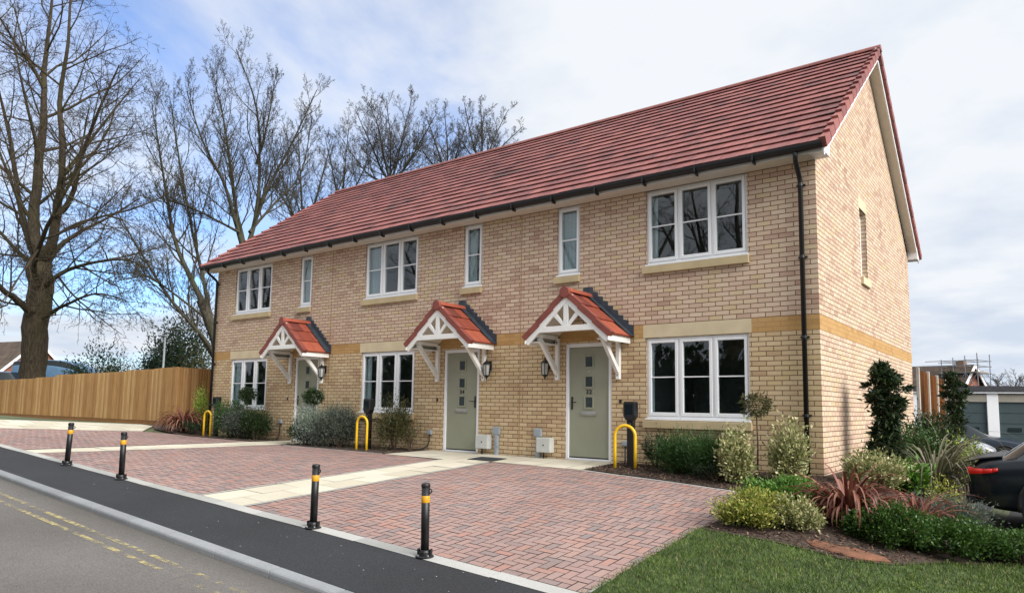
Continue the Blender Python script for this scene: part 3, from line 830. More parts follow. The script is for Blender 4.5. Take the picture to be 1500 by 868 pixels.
lo = MB(); wall(lo, XL, XR, -.75, ZB, [(a,b,LZ0-.03,ZB) for a,b in LW]+[(a,b,0,DZ) for a,b in DR]); lo.build('lower_wall', m_brick_lo, house)
up = MB(); wall(up, XL, XR, ZT, ZE+.12, [(a,b,UZ0-.03,ZE) for a,b in UW]+[(a,b,NZ0-.03,ZE) for a,b in NW]); up.build('upper_wall', m_brick_up, house)
# band of ochre brick round front and gable, interrupted by the stone lintels
LINT = [(a-.05,b+.04) for a,b in LW]
xs = [XL]+[v for l in LINT for v in l]+[XR]
for k in range(0, len(xs), 2):
    a, b = xs[k], xs[k+1]; bd_ = MB()
    bd_.quad((a,-.003,ZB),(b,-.003,ZB),(b,-.003,ZT),(a,-.003,ZT), [(a,0),(b,0),(b,ZT-ZB),(a,ZT-ZB)])
    bd_.quad((a,0,ZB),(b,0,ZB),(b,-.003,ZB),(a,-.003,ZB), None)
    bd_.build('brick_band', m_band, house)
bd_ = MB()
bd_.quad((.003,-.003,ZB),(.003,DEP,ZB),(.003,DEP,ZT),(.003,-.003,ZT), [(0,0),(DEP,0),(DEP,ZT-ZB),(0,ZT-ZB)])
bd_.quad((0,-.003,ZB),(.003,-.003,ZB),(.003,-.003,ZT),(0,-.003,ZT), [(0,0),(.01,0),(.01,.1),(0,.1)])
bd_.build('brick_band', m_band, house)
for a, b in LINT:
    m = MB(); m.box(a, b, -.005, .10, ZB+.001, ZT-.001); m.build('stone_lintel', m_stone2, house, bevel=.004)
# gable ends (pentagon) with the slit window in the right one
RY, RZ = DEP/2, 8.15
GWY0, GWY1, GWZ0, GWZ1 = 3.06, 3.64, 3.39, 4.68
def gable(mb, x, s_, hole=None):
    def q(y0, y1, z0, z1):
        P_ = [(x,y0,z0),(x,y1,z0),(x,y1,z1),(x,y0,z1)]; U_ = [(y0,z0-ZB),(y1,z0-ZB),(y1,z1-ZB),(y0,z1-ZB)]
        if s_ < 0: P_.reverse(); U_.reverse()
        mb.quad(*P_, U_)
    if hole:
        a, b, c, d = hole
        for y0, y1, z0, z1 in ((0,a,ZT,ZE),(b,DEP,ZT,ZE),(a,b,ZT,c),(a,b,d,ZE)): q(y0,y1,z0,z1)
        r = .15
        for yy, sg in ((a,1),(b,-1)):
            p_ = [(x,yy,c),(x-r,yy,c),(x-r,yy,d),(x,yy,d)]; u_ = [(0,c-ZB),(r,c-ZB),(r,d-ZB),(0,d-ZB)]
            mb.quad(*p_, u_)
        mb.quad((x,a,d),(x-r,a,d),(x-r,b,d),(x,b,d), [(0,0),(.1,0),(.1,.05),(0,.05)])
        mb.quad((x,a,c),(x-r,a,c),(x-r,b,c),(x,b,c), [(0,0),(.1,0),(.1,.05),(0,.05)])
    else: q(0, DEP, ZT, ZE)
    tri = [(x,0,ZE),(x,DEP,ZE),(x,RY,RZ)]; mb.poly(tri if s_ > 0 else tri[::-1], [(0,ZE-ZB),(DEP,ZE-ZB),(RY,RZ-ZB)] if s_ > 0 else [(RY,RZ-ZB),(DEP,ZE-ZB),(0,ZE-ZB)])
gm = MB(); gable(gm, XR, 1, (GWY0,GWY1,GWZ0,GWZ1)); gm.build('gable_wall', m_brick_up, house)
gl = MB(); gl.quad((0,0,-.9),(0,DEP,-.9),(0,DEP,ZB),(0,0,ZB), [(0,-.9-ZB),(DEP,-.9-ZB),(DEP,0),(0,0)]); gl.build('gable_wall', m_brick_up, house)
gm = MB(); gable(gm, XL, -1)
gm.quad((XL,DEP,-.5),(XL,0,-.5),(XL,0,ZT),(XL,DEP,ZT), [(DEP,-.5-ZB),(0,-.5-ZB),(0,ZT-ZB),(DEP,ZT-ZB)]); gm.build('gable_wall', m_brick_up, house)
rw = MB(); rw.quad((XR,DEP,-.9),(XL,DEP,-.9),(XL,DEP,ZE),(XR,DEP,ZE), [(0,-.9),(16.5,-.9),(16.5,ZE),(0,ZE)]); rw.build('rear_wall', m_brick_up, house)
for jx in (-5.466, -11.25):
    jm = MB(); jm.box(jx-.006, jx+.006, -.0045, .02, -.3, ZE); jm.build('movement_joint', m_band, house)

# --- windows
def ring(mb, x0, x1, z0, z1, wd, y0, y1, wb=None):
    wb = wb or wd
    mb.box(x0, x0+wd, y0, y1, z0, z1); mb.box(x1-wd, x1, y0, y1, z0, z1)
    mb.box(x0+wd, x1-wd, y0, y1, z1-wd, z1); mb.box(x0+wd, x1-wd, y0, y1, z0, z0+wb)
def window(x0, x1, z0, z1, n, glass=m_glass, drapes=(), sill=(.05,.03), room=True, deep=2.6):
    fr = MB(); fw = .035
    ring(fr, x0+.002, x1-.002, z0, z1, fw, .035, .105, .04)
    lw = (x1-x0)/n
    for i in range(1, n): fr.box(x0+lw*i-.018, x0+lw*i+.018, .037, .103, z0+.04, z1-fw)
    o = fr.build('window', m_upvc, house, bevel=.004)
    for i in range(n):
        a = x0+lw*i+(.037 if i == 0 else .020); b = x0+lw*(i+1)-(.037 if i == n-1 else .020); c, d = z0+.042, z1-.037
        s_ = MB(); ring(s_, a, b, c, d, .050, .020, .09, .058); s_.build('sash', m_upvc, o, bevel=.007)
        gq = MB(); gq.box(a+.048, b-.048, .050, .054, c+.055, d-.048); gq.build('glass_pane', glass, o)
        zc = (c+d)/2+.01; br = MB(); br.box(a+.0475, b-.0475, .040, .064, zc-.010, zc+.010); br.build('glazing_bar', m_upvc, o)
    sm_ = MB(); sm_.box(x0-.01, x1+.01, -.030, .10, z0-.03, z0-.001); sm_.build('window_sill', m_upvc, o, bevel=.005)
    st = MB(); st.prism([(-.062,z0-.16),(.09,z0-.16),(.09,z0-.031),(-.062,z0-.040)], x0-sill[0], x1+sill[1]); st.build('stone_sill', m_stone, o, bevel=.004)
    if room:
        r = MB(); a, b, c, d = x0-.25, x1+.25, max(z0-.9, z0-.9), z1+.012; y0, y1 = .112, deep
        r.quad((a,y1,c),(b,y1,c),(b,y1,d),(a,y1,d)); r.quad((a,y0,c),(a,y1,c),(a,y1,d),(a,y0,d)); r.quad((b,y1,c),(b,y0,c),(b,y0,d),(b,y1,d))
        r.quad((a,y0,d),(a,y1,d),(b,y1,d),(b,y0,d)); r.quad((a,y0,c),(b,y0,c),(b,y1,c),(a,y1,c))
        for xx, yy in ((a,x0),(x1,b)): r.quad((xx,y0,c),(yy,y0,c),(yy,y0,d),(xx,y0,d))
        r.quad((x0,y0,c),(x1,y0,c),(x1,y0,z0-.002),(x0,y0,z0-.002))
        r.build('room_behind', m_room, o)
    for (fa, fb) in drapes:
        cm = MB(); a, b = x0+(x1-x0)*fa, x0+(x1-x0)*fb; k = max(6, int((b-a)/.02)); pr = [(a+(b-a)*q/k, .135+.014*math.sin(q*1.15)) for q in range(k+1)]
        for (p, q) in zip(pr[:-1], pr[1:]): cm.quad((*p,z0-.1),(*q,z0-.1),(*q,z1),(*p,z1))
        cm.build('curtain', m_blind, o, smooth=True)
    return o
window(*UW[0], UZ0, UZ1, 3, sill=(.09,.02)); window(*UW[1], UZ0, UZ1, 3, drapes=((.03,.27),), sill=(.07,.02)); window(*UW[2], UZ0, UZ1, 3, drapes=((.02,.09),), sill=(.06,.025))
window(*NW[0], NZ0, UZ1, 1, m_glass, ((.02,.98),), (.06,.01)); window(*NW[1], NZ0, UZ1, 1, m_glass, ((.0,.5),), (.05,.01)); window(*NW[2], NZ0, UZ1, 1, m_glass, ((.02,.98),), (.05,.01))  # pale half curtain in the middle window stands in for reflected sky
window(*LW[0], LZ0, LZ1-.004, 3, drapes=((.02,.26),), sill=(.05,.03)); window(*LW[1], LZ0, LZ1-.004, 3, drapes=((.02,.14),), sill=(.05,.03)); window(*LW[2], LZ0, LZ1-.004, 3, drapes=((.02,.05),), sill=(.04,.03))
# gable slit window
gf = MB()
for (a, b, c, d) in ((GWY0,GWY0+.06,GWZ0,GWZ1),(GWY1-.06,GWY1,GWZ0,GWZ1),(GWY0+.06,GWY1-.06,GWZ0,GWZ0+.06),(GWY0+.06,GWY1-.06,GWZ1-.06,GWZ1)): gf.box(-.148, -.095, a, b, c, d)
gw = gf.build('window', m_upvc, house, bevel=.005)
q = MB(); q.box(-.125, -.12, GWY0+.05, GWY1-.05, GWZ0+.05, GWZ1-.05); q.build('glass_pane', m_obscure, gw)
q = MB(); q.box(-.14, .05, GWY0-.05, GWY1+.05, GWZ0-.14, GWZ0-.002); q.build('stone_sill', m_stone2, gw, bevel=.004)
q = MB(); q.box(-.14, .004, GWY0-.06, GWY1+.06, GWZ1+.002, GWZ1+.225); q.build('stone_lintel', m_stone2, gw, bevel=.003)

# --- roof
EY, EZ = -.40, 4.80; RIDZ = 8.20
SL = math.hypot(RY-EY, RIDZ-EZ); CY, CZ = (RY-EY)/SL, (RIDZ-EZ)/SL
def slope_pt(s_, h, back=False):
    y = EY+CY*s_-CZ*h; z = EZ+CZ*s_+CY*h
    return (2*RY-y if back else y, z)
VX0, VX1 = XL-.25, XR+.24
NC = 17; GA = SL/NC
for back in (False, True):
    r = MB()
    for i in range(NC):
        s0, s1 = i*GA, (i+1)*GA; nseg = 56
        for k in range(nseg):
            xa, xb = VX0+.05+(VX1-VX0-.1)*k/nseg, VX0+.05+(VX1-VX0-.1)*(k+1)/nseg
            wob = .0015*math.sin(k*1.7+i*2.3)+rng.uniform(-.0028,.0028)
            yl, zl = slope_pt(s0, .041+wob, back); yh, zh = slope_pt(s1+.06, .006, back); yb, zb_ = slope_pt(s0+.002, .026+wob, back)
            A_, B_, C_, D_ = (xa,yl,zl),(xb,yl,zl),(xb,yh,zh),(xa,yh,zh)
            uv = [(xa, i*.335+.010),(xb, i*.335+.010),(xb,(i+1)*.335-.002),(xa,(i+1)*.335-.002)]
            yu, zu = slope_pt(s0+.055, .023, back); G_, H_ = (xa,yu,zu),(xb,yu,zu)
            E_, F_ = (xa,yb,zb_),(xb,yb,zb_); uv2 = [(xa,i*.335+.012),(xb,i*.335+.012),(xb,i*.335+.02),(xa,i*.335+.02)]
            if back: r.quad(D_,C_,B_,A_,uv[::-1]); r.quad(B_,F_,E_,A_,[uv2[1],uv2[2],uv2[3],uv2[0]])
            else: r.quad(A_,B_,C_,D_,uv); r.quad(E_,F_,B_,A_,uv2); r.quad(G_,H_,F_,E_,uv2); yk, zk = slope_pt(s0+.055, -.02, back); r.quad((xa,yk,zk),(xb,yk,zk),H_,G_,uv2)
    r.build('tiled_roof', m_rooftile, house)
    # stepped verge units on both rakes
    for xa, xb in ((VX1-.075,VX1+.02),(VX0-.02,VX0+.075)):
        v = MB()
        for i in range(NC):
            s0, s1 = i*GA-.02, (i+1)*GA+.005
            pr = [slope_pt(s0,-.085,back), slope_pt(s1,-.105,back), slope_pt(s1,.030,back), slope_pt(s0,.075,back)]
            v.prism(pr, xa, xb)
        v.build('verge_unit', m_verge, house)
    # barge boards and sloping soffits
    for xa, xb in ((VX1-.06,VX1-.035),(VX0+.035,VX0+.06)):
        b = MB()
        b.prism([slope_pt(-.02,-.20,back), slope_pt(SL-.01,-.20,back), slope_pt(SL+.10,-.08,back), slope_pt(-.02,-.08,back)], xa, xb)
        b.build('barge_board', m_upvc, house, bevel=.003)
    for xa, xb in ((XR+.004,VX1-.061),(VX0+.061,XL-.004)):
        b = MB()
        b.prism([slope_pt(.05,-.19,back), slope_pt(SL-.02,-.19,back), slope_pt(SL-.02,-.178,back), slope_pt(.05,-.178,back)], xa, xb)
        b.build('rake_soffit', m_soffit, house)
    # boxed eaves ends
    y0, y1 = (-.33, -.002) if not back else (DEP+.002, DEP+.33)
    for xa, xb in ((XR-.001,VX1-.028),(VX0+.028,XL+.001)):
        b = MB()
        pr = [(y0,ZE-.022),(y1,ZE-.022),(y1,ZE+.28),(y0,ZE+.06)] if not back else [(y0,ZE-.022),(y1,ZE-.022),(y1,ZE+.06),(y0,ZE+.28)]
        b.prism(pr, xa, xb)
        b.build('eaves_box', m_upvc, house, bevel=.004)
    b = MB(); b.box(XL, XR, min(y0,y1)+.0, max(y0,y1), ZE-.012, ZE)
    b.build('eaves_soffit', m_soffit, house)
    b = MB(); yy = -.335 if not back else DEP+.32
    b.box(VX0+.03, VX1-.03, yy, yy+.015, ZE-.016, ZE+.075); b.build('fascia', m_upvc, house)
    # gutter: half-round trough, brackets under it
    yc = -.40 if not back else DEP+.40; gt = MB(); nn = 10; prof = []
    for k in range(nn+1):
        a = PI+PI*k/nn; prof.append((yc+.070*math.cos(a), 4.80+.095*math.sin(a)))
    for k in range(nn+1):
        a = 2*PI-PI*k/nn; prof.append((yc+.063*math.cos(a), 4.80+.088*math.sin(a)))
    gt.prism(prof, VX0+.02, VX1-.03)
    g_o = gt.build('gutter', m_black, house, smooth=False)
    br = MB(); x = VX0+.3
    while x < VX1-.2:
        br.box(x-.014, x+.014, yc-.074, yc+.07, 4.692, 4.703); br.box(x-.014, x+.014, yc-.078, yc-.071, 4.70, 4.80); br.box(x-.014,x+.014, yc-.03, yc+.07, 4.662, 4.6915)
        x += .92
    br.build('gutter_bracket', m_black, g_o)
    if not back:
        for k in (-11.2, -5.5):
            u_ = MB(); u_.prism([(y, z) for y, z in [(yc+.076*math.cos(PI+PI*j/8), 4.80+.101*math.sin(PI+PI*j/8)) for j in range(9)]], k-.05, k+.05); u_.build('gutter_union', m_black, g_o)
rd = MB(); x = VX0; nR = 38; dx = (VX1+.03-VX0)/nR
for i in range(nR):
    prof = [(RY+.125*math.cos(a), RIDZ-.025+.105*math.sin(a)) for a in [PI*k/8 for k in range(9)]]
    rd.prism(prof, x+.002, x+dx-.004 if i < nR-1 else x+dx); x += dx
rd.build('ridge_tile', m_ridge, house)

# --- rainwater pipes
def downpipe(x, zbot):
    p = MB()
    p.tube([(x+.03,-.40,4.73),(x+.03,-.40,4.66),(x+.02,-.36,4.60),(x,-.11,4.44),(x,-.062,4.38),(x,-.062,zbot)], .036, 12)
    o = p.build('downpipe', m_black, house, smooth=True)
    for z in (4.30, 3.2, 2.0, .85):
        c = MB(); c.lathe([(.036,0),(.041,0),(.041,.04),(.036,.04)], (x,-.062,z), 12); c.box(x-.065,x+.065,-.03,-.002,z+.008,z+.032); c.build('pipe_clip', m_black, o)
downpipe(-.205, -.1); downpipe(-16.40, .02)

# --- doors
def text_mesh(body, size, depth):
    cu = bpy.data.curves.new('text', 'FONT'); cu.body = body; cu.size = size; cu.extrude = depth; cu.align_x = 'CENTER'; cu.align_y = 'CENTER'; cu.offset = size*.03; cu.space_character = 1.25
    ob = bpy.data.objects.new('text', cu); COL.objects.link(ob)
    dg = bpy.context.evaluated_depsgraph_get(); me = bpy.data.meshes.new_from_object(ob.evaluated_get(dg))
    bpy.data.objects.remove(ob); bpy.data.curves.remove(cu)
    return me
def door(x0, x1, number, hinge):
    f = MB(); fw = .065
    f.box(x0+.002, x0+fw, .012, .10, .0, DZ-.002); f.box(x1-fw, x1-.002, .012, .10, 0, DZ-.002); f.box(x0+fw, x1-fw, .012, .10, DZ-.07, DZ-.002); f.box(x0+fw, x1-fw, .0, .10, .0, .035)
    fr = MB(); fr.v, fr.f, fr.uv = f.v, f.f, f.uv
    d = MB(); a, b = x0+fw+.004, x1-fw-.004; d.box(a, b, .040, .085, .042, DZ-.074)
    o = d.build('front_door', m_door, house, bevel=.003)
    fr.build('door_frame', m_upvc, o, bevel=.005)
    c = (a+b)/2
    sw = MB(); sw.box(a, b, .034, .041, .04, .058); sw.build('weather_bar', m_ironm, o)
    for z in (1.76, 1.40, 1.03):
        t_ = MB(); ring(t_, c-.105, c+.105, z-.125, z+.125, .035, .026, .0405); t_.build('light_surround', m_door, o, bevel=.008)
        g = MB(); g.box(c-.071, c+.071, .034, .0395, z-.091, z+.091); g.build('door_light', m_obscure, o)
    l = MB(); l.box(c-.165, c+.165, .022, .0405, .795, .865); l.box(c-.135, c+.135, .012, .022, .815, .842); l.build('letter_plate', m_steel, o, bevel=.006)
    k = MB(); k.lathe([(.012,0),(.014,.004)], (0,0,0), 10); k.xform(Matrix.Translation((c,.036,1.585)) @ Matrix.Rotation(PI/2,4,'X')); k.build('door_viewer', m_steel, o)
    hx = a+.055 if hinge == 'r' else b-.055; sg = 1 if hinge == 'r' else -1
    h = MB(); h.box(hx-.016, hx+.016, .028, .0405, .90, 1.13); h.tube([(hx,.036,1.03),(hx,-.008,1.03),(hx+sg*.02,-.014,1.03),(hx+sg*.115,-.012,1.03)], .0085, 8); h.build('door_handle', m_ironm, o)
    if number:
        me = text_mesh(number, .105, .004); me.name = 'house_number'; me.materials.clear(); me.materials.append(m_black)
        n = bpy.data.objects.new('house_number', me); COL.objects.link(n); n.parent = o; n.location = (c, .0365, 1.215); n.rotation_euler = (PI/2, 0, 0)
    return o
door(*DR[0], None, 'r'); door(*DR[1], '34', 'l'); door(*DR[2], '32', 'r')

# --- porch canopies over the doors
def canopy(cx):
    root = empty('porch_canopy', (cx,0,0), 0, house)
    HW, ZA, ZEV, YF = .875, 2.935, 2.155, -.775
    ln = math.hypot(HW, ZA-ZEV); ca, sa = HW/ln, (ZA-ZEV)/ln
    def sp(s_, h, sg):
        x = HW-ca*s_+sa*h; z = ZEV+sa*s_+ca*h; return (sg*x, z)
    tl = MB(); n = 3; g = ln/n
    for sg in (-1, 1):
        for i in range(n):
            w_ = .31; off = 0 if i % 2 == 0 else .155; y = YF+.10-off; 
            while y < -.003:
                y0, y1 = max(y, YF+.10), min(y+w_-.004, -.003); y += w_
                if y1-y0 < .03: continue
                l0, l1, h0 = sp(i*g-.012,.034,sg), sp((i+1)*g+.02,.008,sg), sp(i*g-.012,.0,sg)
                q = [(l0[0],y0,l0[1]),(l0[0],y1,l0[1]),(l1[0],y1,l1[1]),(l1[0],y0,l1[1])]; e_ = [(h0[0],y0,h0[1]),(h0[0],y1,h0[1]),(l0[0],y1,l0[1]),(l0[0],y0,l0[1])]
                vs = q+e_[:2]; f = [(0,1,2,3),(4,5,1,0)] if sg > 0 else [(3,2,1,0),(0,1,5,4)]
                tl.raw(vs, f)
    tl.build('canopy_tiles', m_tile2, root)
    vg = MB()
    for sg in (-1, 1):
        for i in range(n):
            s0, s1 = i*g-.014, (i+1)*g-.002
            vg.prism([sp(s0,-.055,sg), sp(s1,-.075,sg), sp(s1,.028,sg), sp(s0,.050,sg)], YF-.012, YF+.105, 'y')
    vg.build('verge_unit', m_verge2, root, bevel=.006)
    rt = MB(); prof = [(.105*math.cos(a), ZA-.02+.085*math.sin(a)) for a in [PI*k/10 for k in range(11)]]
    rt.prism(prof, YF+.02, -.003, 'y'); rt.build('ridge_tile', m_tile2, root)
    dk = MB(); dk.prism([(.100*math.cos(a), ZA-.022+.100*math.sin(a)) for a in [2*PI*k/24 for k in range(24)]], YF-.035, YF+.03, 'y'); dk.build('ridge_end_cap', m_verge2, root, bevel=.008)
    # timber front: barge boards, tie beam, king post and two fanned struts
    tr = MB()
    for sg in (-1, 1):
        tr.prism([sp(-.03,-.155,sg), sp(ln+.06,-.155,sg), sp(ln+.02,-.05,sg), sp(-.03,-.05,sg)], YF+.015+.004*sg, YF+.055+.004*sg, 'y')
    tr.box(-.64, .64, YF+.012, YF+.065, 2.235, 2.335)
    tr.box(-.048, .048, YF+.022, YF+.060, 2.335, 2.80)
    for sg in (-1, 1): tr.bar((sg*.04, YF+.04, 2.33), (sg*.30, YF+.04, 2.60), .036, .082, (0,-1,0)) if False else tr.prism([(sg*.0,2.335),(sg*.075,2.335),(sg*.335,2.585),(sg*.27,2.645)], YF+.026, YF+.056, 'y')
    tr.build('gable_truss', m_paint, root, bevel=.006)
    # sloping ceiling boards and side fascias
    ce = MB()
    for sg in (-1, 1): ce.prism([sp(.02,-.10,sg), sp(ln-.02,-.10,sg), sp(ln-.02,-.085,sg), sp(.02,-.085,sg)], YF+.07, -.003, 'y')
    ce.build('ceiling_boards', m_soffit, root)
    for sg in (-1, 1):
        fa = MB(); xa, xb = sorted((sg*.855, sg*.835)); fa.box(xa, xb, YF+.0, -.01, 2.045, 2.165); fa.build('side_fascia', m_paint, root, bevel=.004)
        so_ = MB(); xa, xb = sorted((sg*.834, sg*.60)); so_.box(xa, xb, YF+.07, -.01, 2.075, 2.087); so_.build('side_soffit', m_paint, root)
    # gallows brackets
    for sg in (-1, 1):
        b = MB(); x = sg*.635
        b.box(x-.036, x+.036, -.075, -.004, 1.43, 2.20); b.box(x-.036, x+.036, YF+.07, -.075, 2.165, 2.235)
        b.bar((x, YF+.14, 2.165), (x, -.06, 1.56), .066, .082, (0,-1,0)); bo = b.build('gallows_bracket', m_paint, root, bevel=.006)
        for z in (1.50, 2.12):
            d = MB(); d.lathe([(.012,0),(.012,.006)], (0,0,0), 8); d.xform(Matrix.Translation((x,-.076,z)) @ Matrix.Rotation(PI/2,4,'X')); d.build('bolt_head', m_ironm, root)
    # stepped lead flashing on the wall, dressed over the tiles
    fl = MB()
    for sg in (-1, 1):
        m_ = 9
        for i in range(m_):
            s0, s1 = -.04+(ln+.06)*i/m_, -.04+(ln+.06)*(i+1)/m_
            a, b_ = sp(s0,.02,sg), sp(s1,.02,sg); zt = b_[1]+.15
            fl.prism([a, b_, (b_[0], zt), (a[0], zt-.02*1)], -.013-.0006*i, -.0015, 'y')
        fl.prism([sp(-.03,.040,sg), sp(ln,.040,sg), sp(ln,.052,sg), sp(-.03,.052,sg)], -.155, -.003, 'y')
    fl.build('lead_flashing', m_lead, root)
    return root
for a, b in DR: canopy((a+b)/2)

# bell pushes and cable outlets fixed to the wall
for x in (-3.286, -7.621, -12.842):
    b = MB(); b.box(x-.02, x+.02, -.018, -.001, 1.02, 1.085); b.lathe([(.013,0),(.013,.006)], (0,0,0), 10); b.build('bell_push', m_black, house, bevel=.004)
# ------------------------------------------------------------------ things on the wall
def lantern(x, z, label):
    r = empty('wall_lantern', (x, -.012, z)); tag(r, label, 'lantern', 'carriage lanterns beside the doors')
    b = MB(); b.box(-.035,.035,-.004,.010,-.02,.16); b.tube([(0,0,.12),(0,-.05,.15),(0,-.10,.14),(0,-.11,.11)], .009, 6)
    b.build('wall_bracket', m_black, r, bevel=.003)
    c = (0,-.11,0)
    k = MB(); k.lathe([(.012,.20),(.018,.18),(.010,.165),(.030,.150),(.088,.095),(.094,.085)], c, 6); k.build('lantern_cap', m_black, r)
    g = MB(); g.lathe([(.076,.085),(.058,-.125)], c, 6); g.build('lantern_glass', m_lampglass, r)
    f = MB()
    for i in range(6):
        a = 2*PI*i/6; f.tube([(.080*math.cos(a), -.11+.080*math.sin(a), .085), (.061*math.cos(a), -.11+.061*math.sin(a), -.125)], .0075, 5)
    f.lathe([(.068,-.122),(.050,-.145),(.022,-.165),(.010,-.19),(.014,-.20),(.004,-.215)], c, 6); f.build('lantern_frame', m_black, r)
lantern(-6.20, 1.665, 'black carriage lantern right of the door numbered 34')
lantern(-4.80, 1.655, 'black carriage lantern left of the door numbered 32, half behind the canopy bracket')
lantern(-11.37, 1.70, 'black carriage lantern right of the door of the far left home')
def meter(x, label):
    r = empty('meter_box', (x, 0, .105)); tag(r, label, 'meter box', 'pale meter boxes between the doors')
    b = MB(); b.box(-.155,.155,-.14,-.002,0,.27); b.build('box_body', m_meter, r, bevel=.012)
    l = MB(); l.box(-.148,.148,-.152,-.1405,.008,.262); l.build('box_lid', m_meter, r, bevel=.006)
    k = MB(); k.lathe([(.014,0),(.014,.006)], (0,0,0), 10); k.xform(Matrix.Translation((.01,-.152,.135)) @ Matrix.Rotation(PI/2,4,'X')); k.build('lock', m_black, r)
    p = MB(); p.tube([(-.04,-.07,0),(-.04,-.07,-.11)], .014, 6); p.build('pipe_stub', m_ironm, r)
meter(-6.28, 'pale grey meter box low on the wall, right of the door numbered 34')
meter(-4.81, 'pale grey meter box low on the wall, left of the door numbered 32')
def conduit(x, label):
    r = empty('cable_duct', (x, 0, -.02)); tag(r, label, 'cable duct', 'grey cable ducts between the doors')
    b = MB(); b.box(-.085,.085,-.055,-.002,.41,.555); b.build('junction_cover', m_conduit, r, bevel=.01)
    p = MB(); p.prism([(-.05,-.002),(.05,-.002),(.05,-.03),(.025,-.048),(-.025,-.048),(-.05,-.03)], 0.0, .41, 'z'); p.build('duct', m_conduit, r, bevel=.004)
    c = MB(); c.box(-.056,.056,-.051,-.002,.17,.19); c.build('saddle_clip', m_conduit, r)
conduit(-6.0, 'blue grey cable duct running into the paving right of the meter box by door 34')
conduit(-5.01, 'blue grey cable duct running into the paving left of the meter box by door 32')
def socket(x, z, label, cx):
    r = empty('outdoor_socket', (x, 0, z)); tag(r, label, 'socket', 'grey outdoor sockets on the front wall')
    b = MB(); b.box(-.06,.06,-.05,-.002,0,.095); b.build('socket_body', m_conduit, r, bevel=.01)
    l = MB(); l.box(-.052,.052,-.058,-.0505,.02,.088); l.build('socket_flap', m_conduit, r, bevel=.004)
    c = MB(); c.tube([(0,-.03,0),(0.0,-.035,-.14),(cx*.3,-.06,-z*.75),(cx,-.15,-z+.02),(cx*2,-.3,-z+.0)], .013, 6); c.build('cable', m_black, r, smooth=True)
socket(-3.18, .285, 'grey outdoor socket with a black cable behind the charger post near door 32', .05)
socket(-7.80, .325, 'grey outdoor socket with a black cable left of the door numbered 34', -.1)
socket(-13.07, .42, 'grey outdoor socket half hidden by shrubs left of the far left door', .05)

# door mat shaped drain cover let into the slabs
m = MB(); pts = [(-6.02,-.70),(-5.72,-.42),(-5.33,-.42),(-5.42,-.92)]
o = empty('drain_cover', P3(-5.65,-.65)); tag(o, 'dark flat metal drain cover set in the cream slabs between doors 34 and 32', 'drain cover')
x0, x1, y0, y1 = -5.98, -5.38, -.90, -.48
m.raw([Vector((x,y,zg(x,y)+h))-o.location for h in (.004,.014) for x,y in ((x0,y0),(x1,y0),(x1,y1),(x0,y1))], [(0,3,2,1),(4,5,6,7),(0,1,5,4),(1,2,6,5),(2,3,7,6),(3,0,4,7)])
m.build('frame', m_ironm, o)
m = MB()
for i in range(12):
    x = x0+.03+i*.0465; m.raw([Vector((a,b,zg(a,b)+.0185))-o.location for a,b in ((x,y0+.03),(x+.03,y0+.03),(x+.03,y1-.03),(x,y1-.03))], [(0,1,2,3)])
m.build('grille', m_lead, o)

# ------------------------------------------------------------------ chargers, hoops, bollards
def charger(x, y, label):
    r = empty('charging_post', P3(x,y)); tag(r, label, 'charging post', 'black charging posts in the front beds')
    b = MB(); b.box(-.058,.058,-.045,.045,-.05,.86); b.build('post', m_black, r, bevel=.008)
    h = MB(); h.prism([(-.105,.84),(-.06,.765),(.06,.765),(.105,.84),(.105,1.05),(.09,1.075),(-.09,1.075),(-.105,1.05)], -.085, .055, 'y'); h.build('charger_head', m_black, r, bevel=.012)
    f = MB(); f.box(-.07,.07,-.0885,-.0855,.86,1.03); f.build('front_panel', m_carglass, r, bevel=.001)
    k = MB(); k.lathe([(.025,0),(.03,.02),(.022,.035)], (0,0,0), 12); k.xform(Matrix.Translation((0,-.045,.70)) @ Matrix.Rotation(PI/2,4,'X')); k.build('cable_socket', m_black, r)
charger(-2.895, -.36, 'black charging post with a boxy head right of the door numbered 32')
charger(-8.97, -.68, 'black charging post in front of the wide lower window left of door 34')
charger(-15.42, -.42, 'black charging post at the far left corner of the terrace by the downpipe')
def hoop(x, y, rz, label, w=.30, h=.70):
    r = MB(); R = w/2; pts = [(-R,0,-.05),(-R,0,.3),(-R,0,h-R)]+[(-R*math.cos(PI*k/12), 0, h-R+R*math.sin(PI*k/12)) for k in range(1,12)]+[(R,0,h-R),(R,0,.3),(R,0,-.05)]
    r.tube(pts, .0255, 12); o = r.build('hoop_guard', m_yellow, smooth=True, loc=P3(x,y)); o.rotation_euler = (0,0,rz)
    tag(o, label, 'hoop guard', 'yellow hoop guards before the charging posts')
hoop(-2.90, -.56, .2, 'yellow steel hoop guard before the charging post right of door 32', .34)
hoop(-8.90, -.92, .05, 'yellow steel hoop guard before the charging post left of door 34', .30, .71)
hoop(-15.32, -.73, .1, 'yellow steel hoop guard by the far left corner of the terrace', .28, .68)

